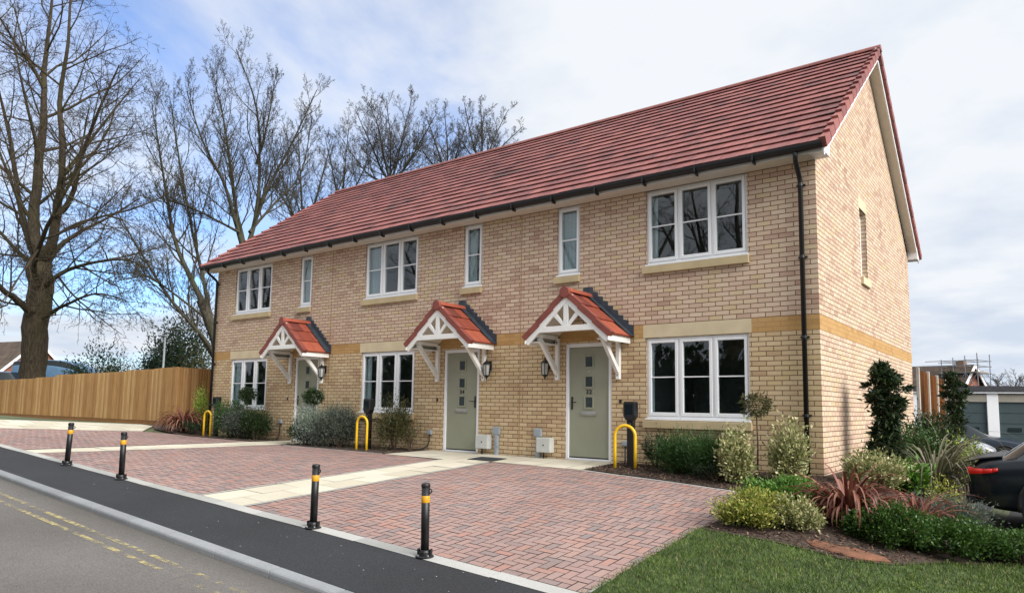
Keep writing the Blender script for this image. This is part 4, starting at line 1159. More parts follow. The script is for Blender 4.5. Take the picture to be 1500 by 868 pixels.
def bollard(x, y, lean, label, ring_a):
    r = empty('parking_bollard', P3(x,y,.004)); r.rotation_euler = (lean[1], lean[0], ring_a); tag(r, label, 'bollard', 'black bollards along the edge of the parking bays')
    b = MB(); b.lathe([(.088,0),(.088,.008),(.08,.013),(.05,.015)], (0,0,0), 28); b.build('base_plate', m_bollard, r, smooth=False)
    c = MB(); c.lathe([(.054,.012),(.054,.045),(.048,.062),(.042,.066)], (0,0,0), 20)
    for a in (0, PI): c.box(-.009+math.cos(a)*.062,.009+math.cos(a)*.062,-.022,.022,.01,.075)
    c.build('hinge_collar', m_bollard, r, bevel=.004)
    p = MB(); p.lathe([(.040,.06),(.040,.655)], (0,0,0), 24); p.build('tube', m_bollard, r, smooth=True)
    y_ = MB(); y_.lathe([(.0408,.505),(.0414,.506),(.0414,.569),(.0408,.57)], (0,0,0), 24); y_.build('reflective_band', m_band_y, r, smooth=True)
    t_ = MB(); t_.lathe([(.040,.65),(.044,.653),(.044,.672),(.037,.685),(.018,.69)], (0,0,0), 24); t_.build('cap', m_bollard, r)
    s_ = MB(); s_.tube([(.042+.02*math.cos(2*PI*k/14),0,.615+.02*math.sin(2*PI*k/14)) for k in range(15)], .006, 6, cap=False); s_.build('chain_eye', m_bollard, r)
    s_ = MB()
    for k in range(4): a = PI/4+k*PI/2; s_.lathe([(.011,.014),(.011,.024),(.006,.026)], (.070*math.cos(a),.070*math.sin(a),0), 6)
    s_.build('anchor_bolt', m_steel, r)
bollard(-2.17, -5.90, (-.012,0), 'black bollard with an amber band nearest the viewer, right of the slab path', .4)
bollard(-3.86, -5.91, (.006,0), 'black bollard with an amber band between the nearest one and the slab path', .3)
bollard(-8.31, -5.98, (-.004,0), 'black bollard with an amber band on the middle bay, third from the right', .6)
bollard(-10.21, -6.0, (.03,0), 'black bollard with an amber band farthest left, leaning slightly', .9)

# ------------------------------------------------------------------ fences
def boarded_panel(mb, a, b, z0, z1, n=None, th=.02):
    a = Vector(a); b = Vector(b); d = b-a; L = d.length; d.normalize(); nrm = Vector((d.y,-d.x,0)); n = n or max(3, int(L/.098))
    for i in range(n):
        p = a+d*(L*i/n-.006); q = a+d*(L*(i+1)/n+.006); dz = rng.uniform(-.006,.006); o0, o1 = (.0,.036)
        A_ = [p+nrm*o1, q+nrm*o0, q+nrm*(o0-.008), p+nrm*(o1-.026)]
        mb.raw([(v.x,v.y,z0+v.z) for v in A_]+[(v.x,v.y,z1+dz+v.z) for v in A_], [(3,2,1,0),(4,5,6,7),(0,1,5,4),(1,2,6,5),(2,3,7,6),(3,0,4,7)])
lf = empty('boarded_fence', (-19.1,.35,.15)); tag(lf, 'orange brown vertical board fence at the left, with a corner by the terrace', 'fence')
O = lf.location
runs = [((-38.9,.66),(-37,.65),1.77),((-37,.65),(-35.1,.64),1.78),((-35.1,.64),(-33.2,.62),1.79),((-33.2,.62),(-31.3,.60),1.80),((-31.3,.60),(-29.2,.58),1.84),((-29.2,.58),(-27.2,.58),1.92),((-27.2,.58),(-25.1,.58),1.93),((-25.1,.58),(-23.05,.56),1.94),((-23.05,.56),(-21.0,.54),1.98),((-21.0,.54),(-19.1,.34),2.0),((-19.1,.34),(-19.35,2.1),1.99),((-19.35,2.1),(-19.55,3.9),1.98)]
for a, b, zt in runs:
    m = MB(); boarded_panel(m, (a[0]-O.x,a[1]-O.y,0), (b[0]-O.x,b[1]-O.y,0), .30-O.z, zt-O.z); po = m.build('board_panel', m_fence, lf)
    g = MB(); p, q = Vector((a[0]-O.x,a[1]-O.y,0)), Vector((b[0]-O.x,b[1]-O.y,0)); g.bar(p+Vector((0,0,.20-O.z)), q+Vector((0,0,.20-O.z)), .03, .2); g.build('gravel_board', m_fence2, lf)
    c = MB(); c.bar(p+Vector((0,0,zt+.008-O.z)), q+Vector((0,0,zt+.008-O.z)), .05, .022); c.build('capping', m_fence, lf)
    r_ = MB(); d = (q-p).normalized(); nn = Vector((d.y,-d.x,0))
    for z in (.5, 1.1, 1.7): r_.bar(p-nn*.03+Vector((0,0,z-O.z)), q-nn*.03+Vector((0,0,z-O.z)), .035, .07)
    r_.build('rail', m_fence2, lf)
rf = empty('boarded_fence', (0.0,9.1,-.2)); tag(rf, 'red brown panel fence with pale concrete posts behind the gable end', 'fence')
O = rf.location
for i in range(3):
    y0 = 9.12+i*1.83; z1 = 2.0-.02*i
    m = MB(); boarded_panel(m, (.045-O.x,y0+1.77-O.y,0), (.045-O.x,y0+.06-O.y,0), .28-O.z, z1-O.z); m.build('board_panel', m_fence2, rf)
    g = MB(); g.box(.02,.07,y0+.06-O.y,y0+1.78-O.y,-.12-O.z,.275-O.z); g.build('gravel_board', m_concrete, rf)
for i in range(4):
    y0 = 9.12+i*1.83; m = MB(); m.box(.01,.085,y0-.05-O.y,y0+.05-O.y,-.5-O.z,2.06-.02*i-O.z); m.build('concrete_post', m_concrete, rf, bevel=.01)

# ------------------------------------------------------------------ planting
def SH(x, y, *a, **k): return shrub('shrub', P3(x,y,.01), *a, **k)
# bed of number 32, from the door to the corner
SH(-2.50,-.28,(.17,.17,.36),1300,.05,.016,L_laurel,'small dark shrub just right of the charging post by door 32',clumps=9)
SH(-1.98,-.50,(.30,.28,.42),6800,.085,.010,L_feather,'feathery dark green shrub, left one of two under the wide window of number 32',clumps=26,up=.8,base=.03)
SH(-1.42,-.62,(.42,.34,.45),10500,.085,.010,L_feather,'feathery green shrub, right one of two under the wide window of number 32',clumps=36,up=.8,base=.03)
SH(-.90,-.98,(.21,.20,.58),3200,.056,.030,L_var,'tall cream variegated shrub just left of the corner downpipe',clumps=40,base=.03)
SH(-.28,-.62,(.22,.21,.62),3200,.054,.030,L_var,'cream variegated shrub in front of the corner downpipe',clumps=40,base=.03)
SH(-1.2,-1.02,(.28,.14,.12),1100,.045,.012,L_laurel,'low dark sprig spreading on the mulch by the bay edging',clumps=10)
# side bed
SH(.04,-2.05,(.42,.40,.24),10500,.05,.018,L_bright,'low bright green mound at the back corner of the front parking bay',clumps=44,base=.02,spread=.15)
SH(.0,-3.08,(.34,.34,.28),8000,.042,.019,L_gold,'low golden variegated bush beside the bay edging and the lawn',clumps=44,base=.01,spread=.17)
SH(.44,-2.98,(.24,.23,.26),4200,.040,.020,L_var,'small cream variegated bush between the golden bush and the red strappy plant',clumps=26,base=.01,spread=.17)
strap_plant('strappy_plant', P3(.80,-2.30,.01), 210, .92, .036, L_red, 'red bronze strappy plant arching over the bed at the house corner', arch=1.25, spread=1.0)
strap_plant('strappy_plant', P3(1.34,-1.45,.01), 62, .78, .032, L_red, 'smaller red bronze strappy plant between the box mounds and the gable', arch=1.2)
SH(1.20,-2.56,(.36,.30,.37),12000,.036,.020,L_box,'rounded dark box bush in front of the red strappy plants, left of the hedge mound',clumps=60,base=.0,spread=.12,shell=.72)
SH(1.72,-2.10,(.46,.38,.33),16000,.036,.020,L_box,'rounded box bush in the middle of the hedge beside the lawn',clumps=74,base=.0,spread=.12,shell=.72)
SH(2.34,-1.75,(.50,.36,.27),16000,.036,.020,L_box,'rounded box bush at the right end of the hedge, before the black car',clumps=74,base=.0,spread=.12,shell=.72)
SH(1.55,-.80,(.40,.32,.33),8000,.05,.010,L_sage,'feathery silver grey shrub between the hedge and the black car',clumps=34,base=.02)
SH(1.50,-.15,(.20,.18,.38),900,.04,.018,L_gold,'thin yellow flecked shrub just behind the silver grey one',clumps=12)
SH(.66,-.10,(.34,.30,.36),3800,.056,.026,L_var,'variegated shrub at the foot of the tall evergreen by the gable',clumps=32,base=.03)
SH(.60,1.42,(.25,.25,1.62),6200,.115,.034,L_laurel,'tall narrow dark evergreen standing against the gable wall',cat='evergreen',clumps=90,base=.12,spread=.14,up=-.35,column=True)
SH(.98,.62,(.20,.20,.30),1000,.10,.042,L_bright,'broad leaved green shrub right of the tall evergreen by the gable',clumps=18)
strap_plant('strappy_plant', P3(1.22,1.35,.01), 170, 1.35, .030, L_flax, 'olive grey strappy plant arching over the bed beside the black car', arch=1.15)
strap_plant('strappy_plant', P3(1.12,3.6,.01), 150, 1.5, .032, L_flax, 'olive grey strappy plant farther back along the side bed', arch=1.1)
SH(.70,3.4,(.38,.55,.55),3200,.08,.028,L_feather,'leafy green shrub at the back of the side bed under the fence end',clumps=30)
SH(1.25,5.2,(.28,.35,.58),2200,.07,.034,L_lime,'lime yellow shrub in the far part of the side bed',clumps=20)
SH(.62,5.8,(.42,.5,.72),3600,.07,.026,L_laurel,'dark green shrub behind the lime yellow one near the fence',clumps=30)
strap_plant('strappy_plant', P3(1.30,6.8,.01), 70, 1.1, .03, L_flax, 'olive grey strappy plant farthest along the side bed', arch=1.0)
SH(.72,9.7,(.27,.27,1.95),4600,.12,.036,L_laurel,'narrow dark evergreen farther back at the end of the panel fence',cat='evergreen',clumps=80,base=.1,spread=.14,up=-.3,column=True)
# bed of number 34
SH(-11.05,-.70,(.36,.30,.42),5200,.055,.019,L_dark,'low dark green shrub at the left end of the middle bed',clumps=24)
SH(-10.72,-.72,(.46,.32,.62),11000,.06,.013,L_silver,'silvery green feathery shrub beneath the lollipop tree in the middle bed',clumps=34)
SH(-10.05,-.68,(.46,.32,.66),10000,.06,.013,L_sage,'grey green shrub with tall dry flower stalks in the middle bed',clumps=32,whisk=34)
SH(-9.85,-.74,(.34,.28,.62),6000,.055,.014,L_sage,'dark grey green shrub left of the yellow hoop in the middle bed',clumps=22,whisk=6)
SH(-8.38,-.50,(.42,.30,.76),5200,.06,.016,L_rust,'loose rusty green shrub right of the charging post in the middle bed',clumps=30)
SH(-7.98,-.40,(.16,.2,.48),600,.05,.014,L_rust,'small wispy shrub next to the loose rusty one, near door 34',clumps=10)
# bed of the far left home
strap_plant('strappy_plant', P3(-16.9,-.55,.01), 170, 1.1, .042, L_red, 'red bronze strappy plant in front of the fence corner at the far left', arch=1.15)
SH(-17.15,.15,(.28,.26,.92),1900,.06,.024,L_lime,'upright yellow green shrub between the red plant and the downpipe',clumps=20)
SH(-16.35,-.62,(.60,.25,.20),3000,.055,.016,L_laurel,'low dark ground plant before the yellow hoop at the far left',clumps=20)
SH(-14.62,-.45,(.48,.34,.72),10500,.085,.011,L_feather,'feathery green shrub right of the far left charging post',clumps=32,up=.8)
SH(-14.05,-.55,(.50,.34,.52),8000,.06,.014,L_sage,'grey green shrub below the left lollipop tree',clumps=28)
SH(-13.35,-.55,(.42,.30,.56),6500,.06,.015,L_dark,'dark green shrub left of the far left door path',clumps=24)
def lollipop(x, y, zc, r, label, mat=L_dark, n=1500, bare=0):
    root = empty('standard_tree', P3(x,y)); tag(root, label, 'tree', 'small lollipop trees under the front windows'); h = zc-zg(x,y)
    m = MB(); m.tube([(0,0,0),(.012,.004,h*.5),(0,0,h)], [.014,.012,.009], 7)
    for k in range(9):
        a = rng.uniform(0,6.28); m.tube([(0,0,h-.12), (math.cos(a)*r*.6, math.sin(a)*r*.6, h+rng.uniform(-.1,.16))], [.006,.003], 4)
    m.build('trunk', m_stem, root)
    d = nrng.normal(size=(n,3)); d /= np.linalg.norm(d, axis=1, keepdims=True); q = nrng.uniform(.35,1.05,n)[:,None]**.6
    P_ = d*q*r*np.array([1,1,.85])*(1+.13*np.sin(d[:,:1]*7)+.1*np.cos(d[:,1:2]*9))+np.array([0,0,h]); leaf_mesh('crown', P_, d+nrng.normal(size=(n,3))*.8, .058, .020, mat, root)
lollipop(-13.87,-.50,1.14,.205,'lollipop tree with a round dark crown before the far left window')
lollipop(-10.86,-.70,1.09,.215,'lollipop tree with a round dark crown standing before the far left door')
lollipop(-.72,-.70,1.005,.205,'lollipop tree with a loose rusty crown under the wide window of number 32',L_rust,700)

# weathered stone slab lying where lawn and mulch meet
st = MB(); n = 18; pts = []
for k in range(n):
    a = 2*PI*k/n; rr = 1+.08*math.sin(3*a)+.05*math.cos(5*a); pts.append((.36*rr*math.cos(a), .17*rr*math.sin(a)))
st.raw([(x,y,-.06) for x,y in pts]+[(x*1.02,y*1.02,.035) for x,y in pts]+[(x*.93,y*.93,.047+.008*math.sin(i*2.1)) for i,(x,y) in enumerate(pts)],
       [tuple(range(n-1,-1,-1)), tuple(range(2*n,3*n))]+[(r*n+i, r*n+(i+1)%n, (r+1)*n+(i+1)%n, (r+1)*n+i) for r in range(2) for i in range(n)])
o = st.build('stone_slab', m_stump, loc=P3(.98,-3.30,-.022)); o.rotation_euler = (.06,.16,.25); tag(o, 'weathered orange brown stone slab lying where the lawn meets the bark mulch', 'stone slab')

# ------------------------------------------------------------------ bare trees
YZ = YAW
def tree_at(px, py, d, stems, *a, **k):
    """stems drawn as directions at given distances, turned into real points round the tree's own foot"""
    root = at(px, py, d); root.z = .1; inv = Matrix.Rotation(-YZ, 4, 'Z') @ Matrix.Translation(-root); out = []
    for pts, r0, r1, t0 in stems:
        out.append(([inv @ at(x, y, d+dd) for x, y, dd in pts], r0, r1, t0))
    out[0][0][0].z = -.2
    return bare_tree('bare_tree', root, YZ, out, *a, **k)
LV = [(17,.46,50,.11),(9,.52,46,.14),(6,.50,44,.17),(5,.60,40,.2)]
tree_at(44,592,32,[
 ([(40,600,0),(46,545,0),(55,480,0),(60,425,0),(60,385,0)],0.53,.50,.8),
 ([(60,385,0),(50,322,.5),(58,230,1),(64,161,1.2),(66,97,1.5),(74,20,1.5),(80,-60,1.5)],0.296,.03,.12),
 ([(60,385,0),(74,360,-.5),(84,300,-1),(92,240,-1.5),(88,150,-1.5),(100,60,-2),(104,-30,-2)],0.281,.03,.2),
 ([(58,440,0),(45,455,-.6),(20,435,-1.5),(0,420,-2.5),(-50,360,-4),(-100,280,-5)],0.222,.04,.25),
 ([(60,395,0),(40,345,.8),(26,280,1.6),(16,210,2.4),(0,140,3),(-20,50,3.4)],0.200,.03,.2),
 ([(62,400,0),(86,362,.8),(120,338,2),(160,318,3),(205,290,4)],0.163,.025,.2),
 ([(84,315,-1),(104,290,-1.2),(124,215,-2),(150,150,-3),(175,95,-3.5)],0.148,.025,.2),
 ([(90,260,-1.2),(118,225,0),(160,170,1),(205,115,1.6)],0.118,.02,.2),
 ([(61,425,0),(90,400,-1),(130,386,-2.4),(180,380,-3.6),(215,392,-4.6)],0.126,.02,.2),
 ([(57,470,0),(75,458,-.6),(97,446,-1.4),(140,430,-2.6),(185,440,-3.6)],0.126,.02,.3),
 ([(58,390,0),(30,372,1),(-10,330,2),(-60,290,3)],0.148,.02,.2),
 ([(66,130,1.3),(40,80,1.8),(20,10,2.2)],0.089,.02,.1),
 ([(60,420,0),(50,390,-2),(70,330,-4),(110,250,-5.5),(130,160,-6)],0.148,.02,.25),
 ], 'large bare tree with a thick trunk behind the board fence, leftmost in view', m_bark, LV, trunk=1, seed=3, droop=.5, twig=.0078, density=.95, up=.22)
LV2 = [(20,.42,34,.09),(9,.46,38,.13),(6,.45,40,.16),(4,.55,40,.2)]
tree_at(335,600,33,[
 ([(336,600,0),(330,560,0),(316,500,0),(296,440,.2)],0.214,.24,.6),
 ([(296,440,.2),(262,370,.4),(250,320,.6),(236,235,.8),(222,150,1)],0.139,.02,.1),
 ([(330,560,0),(306,505,-.5),(251,440,-1.2),(204,366,-1.8),(172,310,-2.2)],0.126,.02,.25),
 ([(316,500,0),(298,410,1),(278,320,1.6),(262,230,2),(250,150,2.2)],0.120,.02,.15),
 ([(330,560,0),(286,480,1),(230,420,2),(196,400,3)],0.082,.02,.2),
 ([(306,470,.2),(255,430,-1),(215,405,-2.2),(180,410,-3)],0.069,.015,.2),
 ], 'bare many stemmed tree leaning left beside the left end of the terrace', m_bark2, LV2, trunk=1, seed=5, twig=.0078, density=1.0, up=.5, droop=.1)
tree_at(362,610,36,[
 ([(364,620,0),(362,520,0),(360,430,0),(358,370,0)],0.264,.30,1),
 ([(358,370,0),(346,330,-.3),(327,266,-.8),(296,205,-1.2),(274,135,-1.5)],0.151,.02,.12),
 ([(360,370,0),(374,320,.3),(380,255,.6),(376,160,.8),(346,72,1)],0.151,.02,.15),
 ([(374,322,.3),(398,264,.6),(430,205,1),(464,132,1.2)],0.113,.02,.1),
 ([(356,355,0),(340,270,1),(330,190,1.6),(312,108,2)],0.113,.02,.15),
 ([(366,340,0),(400,300,2),(440,255,3),(456,180,3.4)],0.088,.02,.15),
 ([(376,240,.7),(392,180,.2),(404,110,0)],0.076,.015,.1),
 ([(350,340,-.3),(312,320,-2),(270,300,-3),(228,290,-3.5)],0.076,.015,.15),
 ], 'tall bare tree with upright grey green boughs rising behind the roof end', m_bark2, LV2, trunk=1, seed=9, twig=.0078, density=1.05, up=.6)
LV3 = [(16,.46,44,.10),(9,.50,42,.14),(6,.5,42,.17),(4,.6,40,.2)]
def far_tree(px, top, d, fan, label, seed, dens=1.0, mat=m_bark3, y0=300):
    stems = [([(px,600,0),(px-3,480,0),(px+2,y0+60,0),(px,y0,0)],0.214,.22,1)]
    for (x1, y1, x2, y2, dd) in fan: stems.append(([(px,y0,0),(px+(x1-px)*.5,y0+(y1-y0)*.5+6,dd*.4),(x1,y1,dd),(x2,y2,dd*1.4)],0.107,.018,.12))
    return tree_at(px, 600, d, stems, label, mat, LV3, trunk=1, seed=seed, twig=.0085, density=dens, up=.45, group='bare trees behind the roof')
far_tree(445, 190, 44, [(415,270,395,210,-1),(440,250,436,185,1),(470,265,488,200,0),(490,290,512,240,-1),(420,300,398,270,2)], 'bushy bare tree low behind the left part of the roof', 21, .9, m_bark2, 350)
far_tree(572, 150, 46, [(545,215,520,160,-1),(572,205,566,145,1),(590,200,604,142,0),(612,215,640,165,-1),(530,245,495,195,2),(555,190,540,150,-2),(598,235,628,200,2)], 'bare tree with the broadest rounded crown behind the middle of the roof', 23, 1.0, m_bark3, 268)
far_tree(656, 160, 48, [(640,215,624,170,-1),(655,205,650,155,1),(672,215,690,165,0),(630,235,606,205,-1)], 'slim bare tree behind the middle of the roof, between two rounder ones', 25, .9, m_bark3, 255)
far_tree(706, 155, 48, [(690,200,680,150,-1),(706,195,704,150,1),(725,200,745,160,0),(735,215,766,185,-1),(685,220,664,190,1)], 'bare tree farthest right behind the roof ridge', 27, 1.0, m_bark3, 238)
far_tree(500, 190, 50, [(486,245,476,200,0),(506,235,512,180,1),(530,255,546,215,0)], 'thin bare tree half hidden among others behind the roof', 29, .9, m_bark3, 300)
# across the road, behind the viewpoint: what the window panes mirror
def street_tree(x, y, h, label, seed):
    f = h/14
    stems = [([(0,0,-.2),(.1,0,1.5*f),(0,.1,3.2*f),(.1,0,4.5*f)],.42*f,.3*f,1),([(0,0,4.4*f),(.6,.3,7*f),(.4,0,10*f),(.7,.2,14*f)],.25*f,.02,.1)]
    for k in range(6):
        a = k*1.05+seed; c, s_ = math.cos(a), math.sin(a); stems.append(([(0,0,(3.4+.25*k)*f),(1.3*c,1.3*s_,(5.6+.3*k)*f),(2.6*c,2.6*s_,(8+.3*k)*f),(3.6*c,3.6*s_,11*f)],.2*f,.02,.15))
    return bare_tree('bare_tree', (x,y,zroad(x,-8)), 0, stems, label, m_bark, [(7,.45,45,.1),(6,.5,45,.14),(4,.55,42,.18)], trunk=1, seed=seed, twig=.014, group='bare trees across the road')
street_tree(-8.5,-19.5,14,'bare street tree mirrored in the upper window nearest the corner', 31)
street_tree(-15.5,-22,15,'bare street tree mirrored in the upper panes of the nearer homes', 33)
street_tree(-27,-21,14,'bare street tree mirrored in the middle upper window', 35)
street_tree(-44,-19,14,'bare street tree mirrored in the far left upper window', 37)
he = shrub('hedge', (-22,-17.5,-.4), (36,1.3,3.7), 24000, .42, .24, L_laurel, 'long dark hedge added unseen across the road, darkening the lower window reflections', cat='hedge', clumps=420, spread=.05, stems=False, shell=.6)  # added behind the viewpoint, sized to block bright sky from the lower panes

# ------------------------------------------------------------------ far left: house, vehicles, evergreens, lamp post
def gable_house(p, rz, L, W, hz, rz_, label, wallm, roofm, chimney=True):
    r = empty('brick_house', p, rz); tag(r, label, 'house')
    m = MB(); hw = W/2
    def q(a, b, c, d, uv): m.quad(a,b,c,d,uv)
    for s_ in (-1, 1):
        m.quad((-L/2,s_*hw,-.5),(L/2,s_*hw,-.5),(L/2,s_*hw,hz),(-L/2,s_*hw,hz), [(0,-.5),(L,-.5),(L,hz),(0,hz)])
        m.poly([(s_*L/2,-hw,-.5),(s_*L/2,hw,-.5),(s_*L/2,hw,hz),(s_*L/2,0,rz_),(s_*L/2,-hw,hz)], [(0,-.5),(W,-.5),(W,hz),(hw,rz_),(0,hz)])
    m.build('brick_wall', wallm, r)
    rf_ = MB(); sl_ = math.hypot(hw, rz_-hz)
    for s_ in (-1, 1):
        e = .35; k = e/hw*(rz_-hz)
        a, b, c, d = (-L/2-.25,s_*(hw+e),hz-k+.05),(L/2+.25,s_*(hw+e),hz-k+.05),(L/2+.25,0,rz_+.08),(-L/2-.25,0,rz_+.08)
        rf_.quad(a,b,c,d,[(0,0),(L,0),(L,sl_),(0,sl_)]); rf_.quad(*[(x,y,z-.1) for x,y,z in (a,b,c,d)],None)
    ro = rf_.build('roof', roofm, r)
    for xx in (-L/2-.27, L/2+.27):
        bb = MB()
        for s_ in (-1,1): bb.bar((xx, s_*(hw+.35), hz-.35/hw*(rz_-hz)-.02), (xx, 0, rz_), .05, .20)
        bb.build('barge_board', m_upvc, r)
    if chimney:
        c = MB(); c.box(-L*.18-.35,-L*.18+.35,-.3,.3,rz_-.5,rz_+1.0); c.build('chimney', m_redbrick, ro)
        c = MB(); c.lathe([(.12,rz_+1.0),(.10,rz_+1.35)], (-L*.18-.15,0,0), 10); c.lathe([(.12,rz_+1.0),(.10,rz_+1.35)], (-L*.18+.17,0,0), 10); c.build('chimney_pot', m_redbrick, ro)
    for xx in (-L*.28, L*.28):
        for zz_ in (.9,):
            w_ = MB(); ring(w_, xx-.6, xx+.6, zz_, zz_+1.2, .07, -hw-.03, -hw+.0); wo = w_.build('window', m_upvc, r)
            g = MB(); g.box(xx-.54,xx+.54,-hw-.01,-hw+.0,zz_+.06,zz_+1.14); g.build('glass_pane', m_obscure, wo)
    return r
pt = at(45, 600, 60)-Vector((.96,.21,0))*4.8; gable_house((pt.x,pt.y,.3), .22, 9.6, 7.0, 2.3, 5.6, 'low red brick house with a brown tiled roof far left behind the big tree', m_redbrick, m_oldtile)
pt = at(100, 600, 75); gable_house((pt.x,pt.y,0.0), YAW+.3, 9, 6, 1.9, 3.5, 'distant brown roof showing just right of the red brick house', m_redbrick, m_oldtile, False)

def car(p, rz, L, W, st, mats, label, cat='car', name='parked_car', lights=True, wheels=(.20,.80), R=.33, group=None, glassrng=(0,99)):
    """st: stations from tail to nose: (x 0..1, sill z, belt z, top z, belt half width, top half width)"""
    body_m, gl_m = mats; r = empty(name, p, rz); tag(r, label, cat, group)
    b = MB(); g = MB(); rings = []
    for (t_, zs, zb_, zt, wb, wt) in st:
        x = (t_-.5)*L; k = W/2; wb *= k; wt *= k
        half = [(0,zs),(wb*.86,zs),(wb*.97,zs+.10),(wb*1.0,zs+(zb_-zs)*.55),(wb*.975,zb_),(wb*.95,zb_+.02)]
        cab = zt > zb_+.12
        half += [(wt+(wb*.95-wt)*.08, zt-.05 if cab else zb_+.02+(zt-zb_)*.5), (wt*.82, zt), (0, zt+.012)]
        rings.append(([ (x,y,z) for y,z in half]+[(x,-y,z) for y,z in half[-2:0:-1]], cab, x))
    n = len(rings[0][0]); h = 8
    for i in range(len(rings)-1):
        A_, ca, xa = rings[i]; B_, cb_, xb = rings[i+1]
        for k in range(n):
            k2 = (k+1) % n; f = [A_[k], B_[k], B_[k2], A_[k2]]
            side = k in (5, n-6); top = k in (6,7,n-8,n-7)
            if side and ca and cb_: g.poly(f)
            elif side and (ca != cb_) : g.poly(f)
            elif top and (ca != cb_): g.poly(f)
            else: b.poly(f)
    b.poly(rings[0][0][::-1]); b.poly(rings[-1][0])
    def weld(mb):
        ix = {}; nv = []; mp = []
        for v in mb.v:
            q = tuple(round(c, 4) for c in v)
            if q not in ix: ix[q] = len(nv); nv.append(v)
            mp.append(ix[q])
        fs = []
        for f in mb.f:
            f2 = []
            for i in f:
                if mp[i] not in f2: f2.append(mp[i])
            if len(f2) > 2: fs.append(tuple(f2))
        mb.v = nv; mb.f = fs; mb.uv = [None]*len(fs)
    weld(b); weld(g)
    bo = b.build('body', body_m, r, smooth=True); 
    m_ = bo.modifiers.new('Subdivision', 'SUBSURF'); m_.levels = m_.render_levels = 2
    bo.modifiers.new('Edges', 'EDGE_SPLIT').split_angle = math.radians(60)
    go_ = g.build('window', gl_m, r, smooth=True)
    m_ = go_.modifiers.new('Subdivision', 'SUBSURF'); m_.levels = m_.render_levels = 2
    for t_ in wheels:
        for s_ in (-1, 1):
            x = (t_-.5)*L; y = s_*(W/2-.085)
            M4 = Matrix.Translation((x, y, R)) @ Matrix.Rotation(-s_*PI/2, 4, 'X')
            w_ = MB(); w_.lathe([(R*.66,-.10),(R*.93,-.105),(R,-.08),(R,.08),(R*.93,.105),(R*.68,.10)], (0,0,0), 28); w_.xform(M4); wo = w_.build('wheel', m_tyre, r, smooth=True)
            q = MB(); q.lathe([(R*.70,.085),(R*.70,.104),(R*.64,.108),(R*.60,.09)], (0,0,0), 28)
            for k in range(5):
                a = 2*PI*k/5; q.bar((0,0,.098),(R*.66*math.cos(a),R*.66*math.sin(a),.098),.055,.018)
            q.lathe([(.055,.09),(.05,.112)], (0,0,0), 12); q.xform(M4); q.build('rim', m_rim, wo)
            a_ = MB(); pts = [(x+(R+.045)*math.cos(PI*k/16), s_*(W/2-.005), R+(R+.045)*math.sin(PI*k/16)) for k in range(-1,18)]; a_.tube(pts, .028, 6); a_.build('wheel_arch', m_black, r, smooth=True)
            d_ = MB(); d_.lathe([(R+.04,.070),(R+.04,.094)], (0,0,0), 24); d_.xform(M4); d_.build('arch_liner', m_black, r)
    return r
SALOON = [(0,.35,.70,.78,.70,.60),(.02,.26,.82,.92,.90,.74),(.10,.22,.88,1.0,.97,.74),(.22,.20,.90,1.36,1.0,.66),(.42,.20,.90,1.45,1.0,.68),(.56,.20,.90,1.38,1.0,.66),(.70,.20,.88,.98,1.0,.74),(.86,.22,.80,.88,.97,.74),(.98,.26,.64,.70,.86,.66),(1.0,.34,.56,.60,.66,.5)]
COUPE = [(0,.42,.66,.74,.74,.62),(.012,.34,.82,.885,.90,.78),(.05,.27,.88,.945,.965,.80),(.085,.25,.905,.975,.985,.76),(.14,.24,.93,1.19,1.0,.68),(.22,.23,.95,1.37,1.0,.66),(.36,.23,.97,1.47,1.0,.66),(.50,.23,.96,1.57,1.0,.67),(.60,.23,.95,1.50,1.0,.66),(.74,.23,.95,1.05,1.0,.78),(.90,.25,.86,.93,.97,.76),(.985,.30,.66,.72,.86,.66),(1.0,.36,.56,.60,.7,.5)]
VAN = [(0,.35,1.50,1.78,.9,.78),(.02,.25,1.55,1.85,.98,.84),(.35,.25,1.62,1.92,1.0,.86),(.66,.25,1.45,1.90,1.0,.84),(.84,.25,1.05,1.18,1.0,.80),(.97,.3,.9,.98,.9,.7),(1.0,.36,.7,.75,.75,.6)]
# black coupe beside the side bed
CX, CY_ = 1.70, 1.30; CZ_ = -.60
bc = car((CX+2.37, CY_, CZ_), 0, 4.74, 1.92, COUPE, (m_carblack, m_carglass), 'glossy black sloping backed car with a red tail lamp beside the side bed', wheels=(.205,.80), R=.37)
tl = MB()
for s_ in (-1, 1):
    pts = []
    prof = [(-2.355,.735,.74),(-2.30,.735,.865),(-2.18,.748,.925),(-2.08,.768,.952),(-2.02,.79,.962)]
    for j in range(len(prof)-1):
        (xa,za,wa),(xb,zb_,wb) = prof[j], prof[j+1]; h0, h1 = .088-.012*j, .088-.012*(j+1)
        ta = Vector((xa-.012, s_*(wa*.96+.012), za)); tb_ = Vector((xb-.004, s_*(wb*.96+.014), zb_))
        q = [ta, tb_, tb_+Vector((0,0,h1)), ta+Vector((0,0,h0))]; tl.quad(*(q if s_ < 0 else q[::-1]))
    o = tl.build('tail_lamp', m_tail, bc, smooth=True); md = o.modifiers.new('Solidify','SOLIDIFY'); md.thickness = .03; md.offset = 0; tl = MB()
sp_ = MB(); sp_.prism([(-2.37,.90),(-2.20,.955),(-1.98,.985),(-1.98,.965),(-2.2,.93),(-2.37,.885)], -.80, .80, 'y'); sp_.build('spoiler', m_black, bc, bevel=.006)
bp = MB(); bp.box(-2.40,-2.28,-.80,.80,.34,.46); bp.build('bumper_strip', m_black, bc, bevel=.02)
for s_ in (-1, 1):
    rl = MB(); rl.tube([(-1.50, s_*.66, 1.20),(-.75, s_*.655, 1.46),(0.0, s_*.66, 1.565),(.55, s_*.65, 1.50)], .014, 6); rl.build('roof_trim', m_silvertrim, bc, smooth=True)
